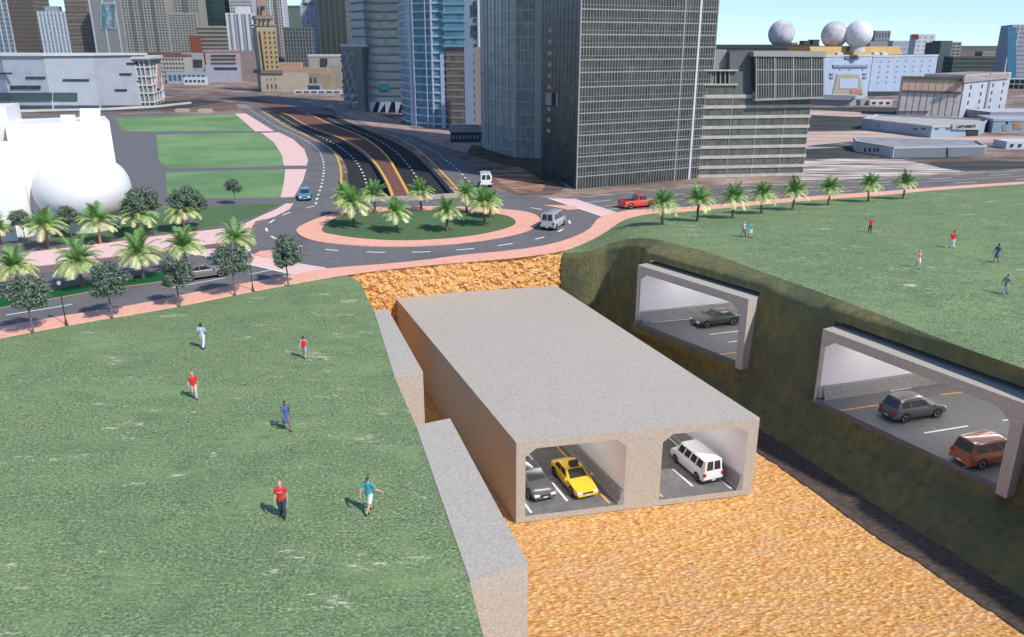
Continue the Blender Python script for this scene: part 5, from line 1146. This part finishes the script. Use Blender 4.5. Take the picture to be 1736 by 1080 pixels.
def round_tree(label, seed, h, r, group=None):
    rnd = random.Random(seed); root = thing('round_tree', label, 'tree', (0, 0, 0), 0, group); th = h-r*1.55
    mb = MB(); mb.tube([(0, 0, -.1), (.01, 0, th*.5), (0, .02, th), (0.03, 0, th+r*.7)], [.075, .06, .05, .03], 8); tr = mb.build('trunk', oak_bark, root)
    cl = []
    for k in range(38):
        a = rnd.random()*2*pi; zf = rnd.uniform(-.75, .95); rr = sqrt(max(0, 1-zf*zf))*rnd.uniform(.45, .92); cl.append((Vector((cos(a)*rr*r, sin(a)*rr*r, th+r*.72+zf*r*.78)), r*rnd.uniform(.24, .38)))
    for c, s in cl[:9]:
        mb = MB(); mb.tube([(0, 0, th*.9), tuple(Vector((0, 0, th+r*.2)).lerp(c, .5)), tuple(c)], [.035, .022, .010], 5); mb.build('limb', oak_bark, tr)
    mb = MB()
    for c, s in cl:
        for j in range(105):
            v = Vector((rnd.gauss(0, 1), rnd.gauss(0, 1), rnd.gauss(0, 1))).normalized()*s*rnd.uniform(.55, 1.1); v.z *= .8; p = c+v
            n = (v.normalized()+Vector((rnd.gauss(0, .5), rnd.gauss(0, .5), rnd.gauss(0, .5)+.4))).normalized(); t = n.orthogonal().normalized(); t.rotate(Matrix.Rotation(rnd.random()*6.28, 3, n)); b = n.cross(t); z = .06+.045*rnd.random()
            mb.face([p-t*z, p-b*z*.6, p+t*z, p+b*z*.6])
    mb.build('crown', oak_leaf, root); return root
def place(kind, seeds, spots, group, height, **kw):
    protos = {}
    for k, (P, label, h) in enumerate(spots):
        s = seeds[k % len(seeds)]; sc = h/height
        if s not in protos:
            protos[s] = kind(label, s, group=group, **kw); r = protos[s]; r.location = P; r.rotation_euler = (0, 0, k*1.3); r.scale = (sc,)*3
        else: copy_tree(protos[s], P, k*2.1, label, group, sc)
def hgt(P, py): return ztop(P, py)-P.z
def spots(L, labels, ground=G, dz=0.0):
    out = []
    for (x, y, t), lb in zip(L, labels):
        P = ground(x, y) ; P = P+Vector((0, 0, dz)); out.append((P, lb, hgt(P, t)))
    return out
ordn = ['first', 'second', 'third', 'fourth', 'fifth', 'sixth', 'seventh', 'eighth', 'ninth', 'tenth']
# roundabout
RP = [(600,387,318),(586,368,313),(636,363,309),(672,396,337),(714,359,306),(758,394,335),(791,363,309),(821,385,320),(831,371,322)]
RLb = ['palm on the roundabout, front one of the overlapping pair at its left end', 'palm on the roundabout, rear one of the overlapping pair at its left end', 'palm on the roundabout rear edge, before the left black ramp', 'palm nearest the front edge of the roundabout, left one of two', 'palm on the roundabout rear edge between the two black ramps', 'palm nearest the front edge of the roundabout, right one of two', 'palm on the roundabout rear edge, beside the yellow line end', 'palm on the roundabout, front one of the overlapping pair at its right end', 'palm on the roundabout, rear one of the overlapping pair at its right end']
PK = dict(h=1.95, trunk_r=.13, crown_r=1.85)
place(palm, [11, 12, 13], spots(RP, RLb, dz=.16), 'palms on the roundabout', 3.45, bk=bark, **PK)
QP = [(1122,381,322),(1182,375,317),(1242,370,313),(1290,362,309),(1344,356,303),(1404,348,301),(1471,342,295),(1531,337,292)]
QL = ['palm beside the front of the red pickup, first of the row along the right road']+['%s palm from the red pickup in the row along the right road' % ordn[k] for k in range(1, 8)]
place(palm, [14, 15, 16], spots(QP, QL, GT), 'palms along the right road', 3.45, bk=bark, **PK)
UP = [(2,414,368),(83,422,357),(171,413,350),(238,402,340),(313,393,334)]
UL = ['palm cut by the left picture edge, in the row behind the left road', 'palm before the gap between white cylinder and bowl', 'palm in front of the white bowl', 'palm beside the right end of the white bowl', 'palm before the dark round trees, right end of the rear row']
place(palm, [17, 18], spots(UP, UL), 'palms on the pink walkway behind the left road', 3.45, bk=bark2, h=1.95, trunk_r=.12, crown_r=2.05)
MP = [(33,497,425),(141,489,411),(243,474,399),(318,462,391),(404,442,380)]
ML = ['palm on the green median, nearest the left picture edge', 'palm on the green median, second from the left picture edge', 'palm on the green median, middle one of five', 'palm behind the grey car on the median', 'palm at the crosswalk end of the left road, behind a lamp']
place(palm, [19, 20, 21], spots(MP, ML, dz=.1), 'palms on the green median', 3.45, bk=bark, h=1.95, trunk_r=.12, crown_r=2.05)
OP = [(57,566,470),(191,541,449),(305,521,438),(399,502,414),(489,486,403)]
OL = ['round dark tree on the pavement edge, left of the lamp post nearest the picture edge', 'round dark tree on the pavement edge, right of the leftmost lamp post', 'round dark tree on the pavement edge, before the grey car', 'round dark tree on the pavement edge, left of the crosswalk lamp post', 'round dark tree on the pavement edge, before the crosswalk and roundabout']
place(round_tree, [31, 32, 33], spots(OP, OL), 'round trees along the front pavement', 3.9, h=3.9, r=1.36)
BP = [(44,414,357),(122,404,349),(250,398,320),(236,402,335),(320,392,317),(338,388,330),(399,347,304)]
BL = ['round dark tree before the tall white slab', 'round dark tree before the white bowl, between two palms', 'round dark tree at the right end of the bowl, taller one', 'round dark tree at the right end of the bowl, lower one', 'taller one of two touching dark trees on the park corner', 'lower one of two touching dark trees on the park corner', 'lone round tree on the grey path between park lawns']
place(round_tree, [34, 35], spots(BP, BL), 'round trees by the park and museum', 3.9, h=3.9, r=1.3)

# street lamps
def street_lamp(label, P, h):
    root = thing('street_lamp', label, 'street lamp', P, 0, 'lamp posts on the front pavement'); blk = mat('lamp_iron', (.03, .032, .03), .5)
    mb = MB(); mb.lathe([(.16, 0), (.16, .12), (.10, .2), (.07, .5), (.045, .6), (.035, h-.5), (.06, h-.45)], 10); mb.build('post', blk, root)
    mb = MB(); mb.lathe([(.05, h-.45), (.14, h-.40), (.16, h-.08), (.05, h-.06)], 8); mb.build('lantern', mat('lantern_glass', (.5, .5, .46), .3), root)
    mb = MB(); mb.lathe([(.19, h-.08), (.13, h), (.03, h+.07), (.01, h+.14)], 8); mb.build('cap', blk, root)
P = G(113,552); street_lamp('black lamp post on the pavement, the one nearest the left picture edge', P, ztop(P, 474)); P = G(429,494); street_lamp('black lamp post on the pavement before the crosswalk', P, ztop(P, 430))
# ================================================================ PEOPLE
def limb(mb, pts, n=12):
    """pts: (point, side radius, fore radius); closed elliptical loft with rounded ends"""
    P = [Vector(p) for p, a, b in pts]; rows = []
    def ring(c, t, a, b):
        sd = Vector((0, 1, 0)); sd = (sd - t*sd.dot(t)); sd = sd.normalized() if sd.length > .15 else Vector((1, 0, 0)).cross(t).normalized(); fw = sd.cross(t).normalized()
        return [c+sd*(a*cos(2*pi*k/n))+fw*(b*sin(2*pi*k/n)) for k in range(n)]
    T = [(P[min(k+1, len(P)-1)]-P[max(k-1, 0)]).normalized() for k in range(len(P))]
    a, b = pts[0][1:]; m = min(a, b)
    for q in (1.0, .8, .45): rows.append(ring(P[0]-T[0]*m*.7*q, T[0], a*sqrt(max(.01, 1-q*q)), b*sqrt(max(.01, 1-q*q))))
    for k in range(len(P)): rows.append(ring(P[k], T[k], pts[k][1], pts[k][2]))
    a, b = pts[-1][1:]; m = min(a, b)
    for q in (.45, .8, 1.0): rows.append(ring(P[-1]+T[-1]*m*.7*q, T[-1], a*sqrt(max(.01, 1-q*q)), b*sqrt(max(.01, 1-q*q))))
    mb.grid(rows, closed=True); mb.face(rows[0][::-1]); mb.face(rows[-1])
def fuse(name, mb, vox):
    """join overlapping closed lofts into one continuous skin"""
    me = bpy.data.meshes.new(name); me.from_pydata(mb.v, [], mb.f); bm = bmesh.new(); bm.from_mesh(me); bmesh.ops.recalc_face_normals(bm, faces=bm.faces); bm.to_mesh(me); bm.free()
    ob = bpy.data.objects.new(name+'_tmp', me); COL.objects.link(ob)
    md = ob.modifiers.new('r', 'REMESH'); md.mode = 'VOXEL'; md.voxel_size = vox; md.use_smooth_shade = True
    sm = ob.modifiers.new('s', 'SMOOTH'); sm.iterations = 2; sm.factor = .4
    dg = bpy.context.evaluated_depsgraph_get(); out = bpy.data.meshes.new_from_object(ob.evaluated_get(dg)); bpy.data.objects.remove(ob); out.name = name
    return out
def pmesh(name, me, m, root):
    me.materials.clear(); me.materials.append(m); o = bpy.data.objects.new(name, me); COL.objects.link(o); o.parent = root
    me.polygons.foreach_set('use_smooth', [True]*len(me.polygons)); return o
skin_l = mat('skin_light', (0.58, 0.36, 0.27), .55, var=.05); skin_d = mat('skin_brown', (0.26, 0.14, 0.09), .55, var=.05)
def cloth(n, c): return mat('cloth_'+n, c, .85, var=.12, scale=14)
def person(label, P, face, h=1.74, skin=None, shirt=None, legs=None, hair=None, leglen=1.0, sleeve=.5, stride=.25, dress=False, swing=.3, shirt2=None, long_hair=False, shoes=None, out_arm=0.0, female=False):
    """face: heading in radians; the body walks with one leg forward"""
    root = thing('person', label, 'person', P, face, 'people walking on the lawns'); skin = skin or skin_l; k = h/1.75
    sw = .185 if not female else .165; hp = .09
    J = {}; V = lambda x, y, z: Vector((x, y, z))*k      # x forward, y left, z up
    J['pel'] = V(0, 0, .95); J['ab'] = V(.0, 0, 1.08); J['ch'] = V(.01, 0, 1.28); J['nk'] = V(.0, 0, 1.47); J['nk2'] = V(.015, 0, 1.53); J['hd'] = V(.03, 0, 1.62); J['tp'] = V(.015, 0, 1.70)
    for s, nm in ((1, 'L'), (-1, 'R')):
        f = s*stride
        J['hip'+nm] = V(0, s*hp, .90); J['kn'+nm] = V(f*.55+.03, s*.095, .50); J['an'+nm] = V(f*1.0-(.06 if f < 0 else 0), s*.09, .085+(.05 if f < 0 else 0)); J['toe'+nm] = J['an'+nm]+V(.15, s*.02, -.055)
        J['sh'+nm] = V(0, s*sw, 1.42); a = -s*swing; o_ = (.14+out_arm*(1 if s < 0 else .2))
        J['el'+nm] = V(a*.45-.01, s*(sw+.07+out_arm*.3*(s < 0)), 1.15); J['wr'+nm] = V(a*1.0+.05, s*(sw+.08+o_*.5*(out_arm > 0 and s < 0)), .92+out_arm*.15*(s < 0)); J['pa'+nm] = J['wr'+nm]+V(.02, 0, -.07)
    g = .013; F = .93 if female else 1.0
    def L_(mb, *pts): limb(mb, [(p, a*k, b*k) for p, a, b in pts])
    mb = MB()
    L_(mb, (V(0, 0, .86), .150/F*.97, .105), (J['pel'], .160, .110), (J['ab'], .132*F, .100), (J['ch'], .168*F, .112), (V(0, 0, 1.40), .165*F, .090), (V(0, 0, 1.455), .075, .06))
    L_(mb, (V(0, 0, 1.42), .058, .060), (J['nk2'], .052, .055), (V(.02, 0, 1.57), .050, .055))
    L_(mb, (V(.045, 0, 1.545), .045, .045), (V(.03, 0, 1.60), .070, .088), (V(.018, 0, 1.66), .076, .096), (V(.01, 0, 1.705), .062, .075))
    L_(mb, (V(.115, 0, 1.635), .010, .010), (V(.13, 0, 1.605), .014, .014)); L_(mb, (V(.105, 0, 1.572), .022, .008), (V(.108, 0, 1.566), .02, .008))
    for s in (1, -1): L_(mb, (V(.0, s*.078, 1.625), .012, .018), (V(.0, s*.080, 1.595), .010, .014))
    for nm, s in (('L', 1), ('R', -1)):
        hp_, kn, an, to = J['hip'+nm], J['kn'+nm], J['an'+nm], J['toe'+nm]
        L_(mb, (hp_, .092, .098), (hp_.lerp(kn, .5), .078, .082), (kn, .056, .060), (kn.lerp(an, .3), .056, .064), (kn.lerp(an, .8), .036, .040), (an, .034, .042)); L_(mb, (an+V(-.045, 0, -.04), .034, .03), (an+V(.06, 0, -.035), .042, .03), (to, .040, .018))
        sh, el, wr, pa = J['sh'+nm], J['el'+nm], J['wr'+nm], J['pa'+nm]
        L_(mb, (sh-V(0, s*.05, -.0), .055, .06), (sh, .056, .062), (sh.lerp(el, .5), .045, .050), (el, .036, .040), (el.lerp(wr, .3), .036, .040), (wr, .023, .028)); L_(mb, (wr, .018, .026), (pa, .015, .040), (pa+V(0, 0, -.02), .014, .038))
        for j, (fx, fl) in enumerate(((.028, .068), (.010, .080), (-.010, .074), (-.028, .058))):
            b = pa+V(fx, 0, -.03); L_(mb, (b, .0095, .0095), (b+V(0, -s*.004, -fl*.5), .009, .009), (b+V(.004, -s*.018, -fl), .0075, .0075))
        L_(mb, (pa+V(.030, 0, .01), .012, .012), (pa+V(.052, -s*.008, -.02), .010, .010), (pa+V(.058, -s*.016, -.05), .008, .008))
    pmesh('body', fuse('body', mb, .0085*k), skin, root)
    mb = MB(); hem = .90 if not dress else .90
    L_(mb, (V(0, 0, hem), .168+g, .118+g), (J['pel']+V(0, 0, .04), .160+g, .112+g), (J['ab']+V(0, 0, .02), .140*F+g, .104+g), (J['ch'], .172*F+g, .116+g), (V(0, 0, 1.40), .172*F+g, .094+g), (V(-.005, 0, 1.45), .085, .068))
    if dress: L_(mb, (V(.01, 0, .56), .235, .20), (V(0, 0, .75), .20, .16), (V(0, 0, .93), .165, .12))
    for nm, s in (('L', 1), ('R', -1)):
        if sleeve <= 0: continue
        sh, el, wr = J['sh'+nm], J['el'+nm], J['wr'+nm]; e = sh.lerp(el, .68 if sleeve <= .5 else 1.0)
        L_(mb, *([(sh-V(0, s*.06, 0), .06, .066), (sh, .066+g, .070+g), (e, .056+g, .060+g)]+([(wr, .036, .040)] if sleeve > .5 else [])))
    pmesh('dress' if dress else 'shirt', fuse('shirt', mb, .012*k), shirt, root)
    if not dress:
        mb = MB(); L_(mb, (V(0, 0, .86), .160, .116), (J['pel']+V(0, 0, .03), .163+g*.6, .114+g*.6))
        for nm in 'LR':
            hp_, kn, an = J['hip'+nm], J['kn'+nm], J['an'+nm]
            if leglen > .5: L_(mb, (hp_, .100+g, .104+g), (hp_.lerp(kn, .5), .088+g, .090+g), (kn, .068+g, .070+g), (kn.lerp(an, .93), .052+g, .056+g))
            else: L_(mb, (hp_, .104+g, .108+g), (hp_.lerp(kn, .88), .090+g, .094+g))
        pmesh('trousers' if leglen > .5 else 'shorts', fuse('trousers', mb, .012*k), legs, root)
    mb = MB(); L_(mb, (V(-.035, 0, 1.60), .072, .062), (V(-.010, 0, 1.665), .086, .098), (V(.0, 0, 1.715), .076, .092))
    if long_hair: L_(mb, (V(-.07, 0, 1.48), .06, .03), (V(-.06, 0, 1.56), .075, .045), (V(-.04, 0, 1.63), .08, .06))
    pmesh('hair', fuse('hair', mb, .011*k), hair, root)
    for nm in 'LR':
        an, to = J['an'+nm], J['toe'+nm]; mb = MB(); L_(mb, (an+V(-.05, 0, -.038), .042, .036), (an+V(.05, 0, -.036), .048, .036), (to+V(.01, 0, 0), .044, .024)); pmesh('shoe', fuse('shoe', mb, .012*k), shoes or cloth('dark_shoe', (.03, .03, .03)), root)
    for s in (1, -1):
        mb = MB(); mb.box(-.006*k, .006*k, -.011*k, .011*k, -.005*k, .005*k); mb.build('eye', mat('eye_dark', (.02, .015, .01), .3), root, loc=V(.094, s*.030, 1.632))
    return root, J, k
W_ = lambda a: radians(a)
c_lb = cloth('pale_blue', (.42, .55, .62)); c_wh = cloth('white', (.72, .71, .68)); c_rd = cloth('red', (.62, .035, .03)); c_nv = cloth('navy', (.035, .05, .07)); c_tl = cloth('teal', (.06, .33, .37)); c_bu = cloth('blue_print', (.06, .12, .25)); c_pk = cloth('pink', (.72, .22, .20)); c_gy = cloth('grey', (.26, .27, .28)); c_cr = cloth('cream', (.62, .48, .40)); c_bw = cloth('blue_white', (.30, .36, .50))
h_dk = cloth('dark_hair', (.02, .016, .013)); h_bl = cloth('blond_hair', (.50, .34, .16)); h_br = cloth('brown_hair', (.12, .06, .035))
def ph(P, top): return max(1.5, min(1.95, (ztop(P, top)-P.z)*1.0))
def pp(x, y, top, ground=G):
    P = ground(x, y); return P, ph(P, top)
P, h = pp(345,591,548); person('person in pale blue shirt and white trousers near the pavement, back to us', P, W_(80), h, skin_d, c_lb, c_wh, h_dk, sleeve=.5, stride=.12, swing=.15)
P, h = pp(517,608,570); person('person in red sleeveless top and patterned shorts walking away', P, W_(88), h, skin_l, c_rd, c_bw, h_dk, leglen=.4, sleeve=0, stride=.14, female=True)
P, h = pp(331,676,631); person('blond person in loose red shirt and cream trousers on the left lawn', P, W_(-70), h, skin_l, c_rd, c_cr, h_bl, stride=.14, swing=.1)
P, h = pp(487,729,680); person('person in dark blue patterned dress walking on the left lawn', P, W_(-55), h, skin_d, c_bu, None, h_dk, dress=True, stride=.24, female=True, long_hair=True)
P, h = pp(480,878,812); r_, J_, k_ = person('person in red shirt with white lettering and dark jeans, nearest on the left', P, W_(-85), h, skin_l, c_rd, c_nv, h_bl, stride=.08, swing=.08, female=True)
for j in range(6):
    mb = MB(); mb.box(0, .012, -.012, .012, -.018, .018 if j % 2 else .012); mb.build('shirt_lettering', c_wh, r_, loc=Vector((.133*k_, (-.085+.034*j)*k_, 1.30*k_)))
P, h = pp(627,869,806); person('person in teal shirt and white shorts striding beside the near retaining wall', P, W_(60), h, skin_l, c_tl, c_wh, h_br, leglen=.4, stride=.24, swing=.3, out_arm=.25)
P, h = pp(1260,402,375,GT); person('person in white shirt and grey trousers, left one of the walking pair', P, W_(-20), h, skin_l, c_wh, c_gy, h_bl, stride=.22)
P, h = pp(1271,403,376,GT); person('person in teal shirt and white shorts, right one of the walking pair', P, W_(-80), h, skin_l, c_tl, c_wh, h_br, leglen=.4, stride=.1)
P, h = pp(1474,394,369,GT); person('person in red shirt and black trousers, farthest along the right lawn', P, W_(-100), h, skin_l, c_rd, c_nv, h_br, stride=.15)
P, h = pp(1613,421,391,GT); person('person in red long sleeved top and white trousers on the right lawn', P, W_(85), h, skin_l, c_rd, c_wh, h_br, sleeve=1, stride=.12)
P, h = pp(1555,454,424,GT); person('blond person in pink sleeveless top and white shorts on the right lawn', P, W_(-100), h, skin_l, c_pk, c_wh, h_bl, leglen=.4, sleeve=0, stride=.25, female=True)
P, h = pp(1688,445,413,GT); person('person in dark blue dress striding by the right picture edge', P, W_(10), h, skin_d, c_bu, None, h_dk, dress=True, stride=.30, female=True)
P, h = pp(1703,499,465,GT); person('person in grey shirt and grey trousers in long stride, nearest on the right', P, W_(20), h, skin_l, c_gy, c_gy, h_br, stride=.36, sleeve=1)
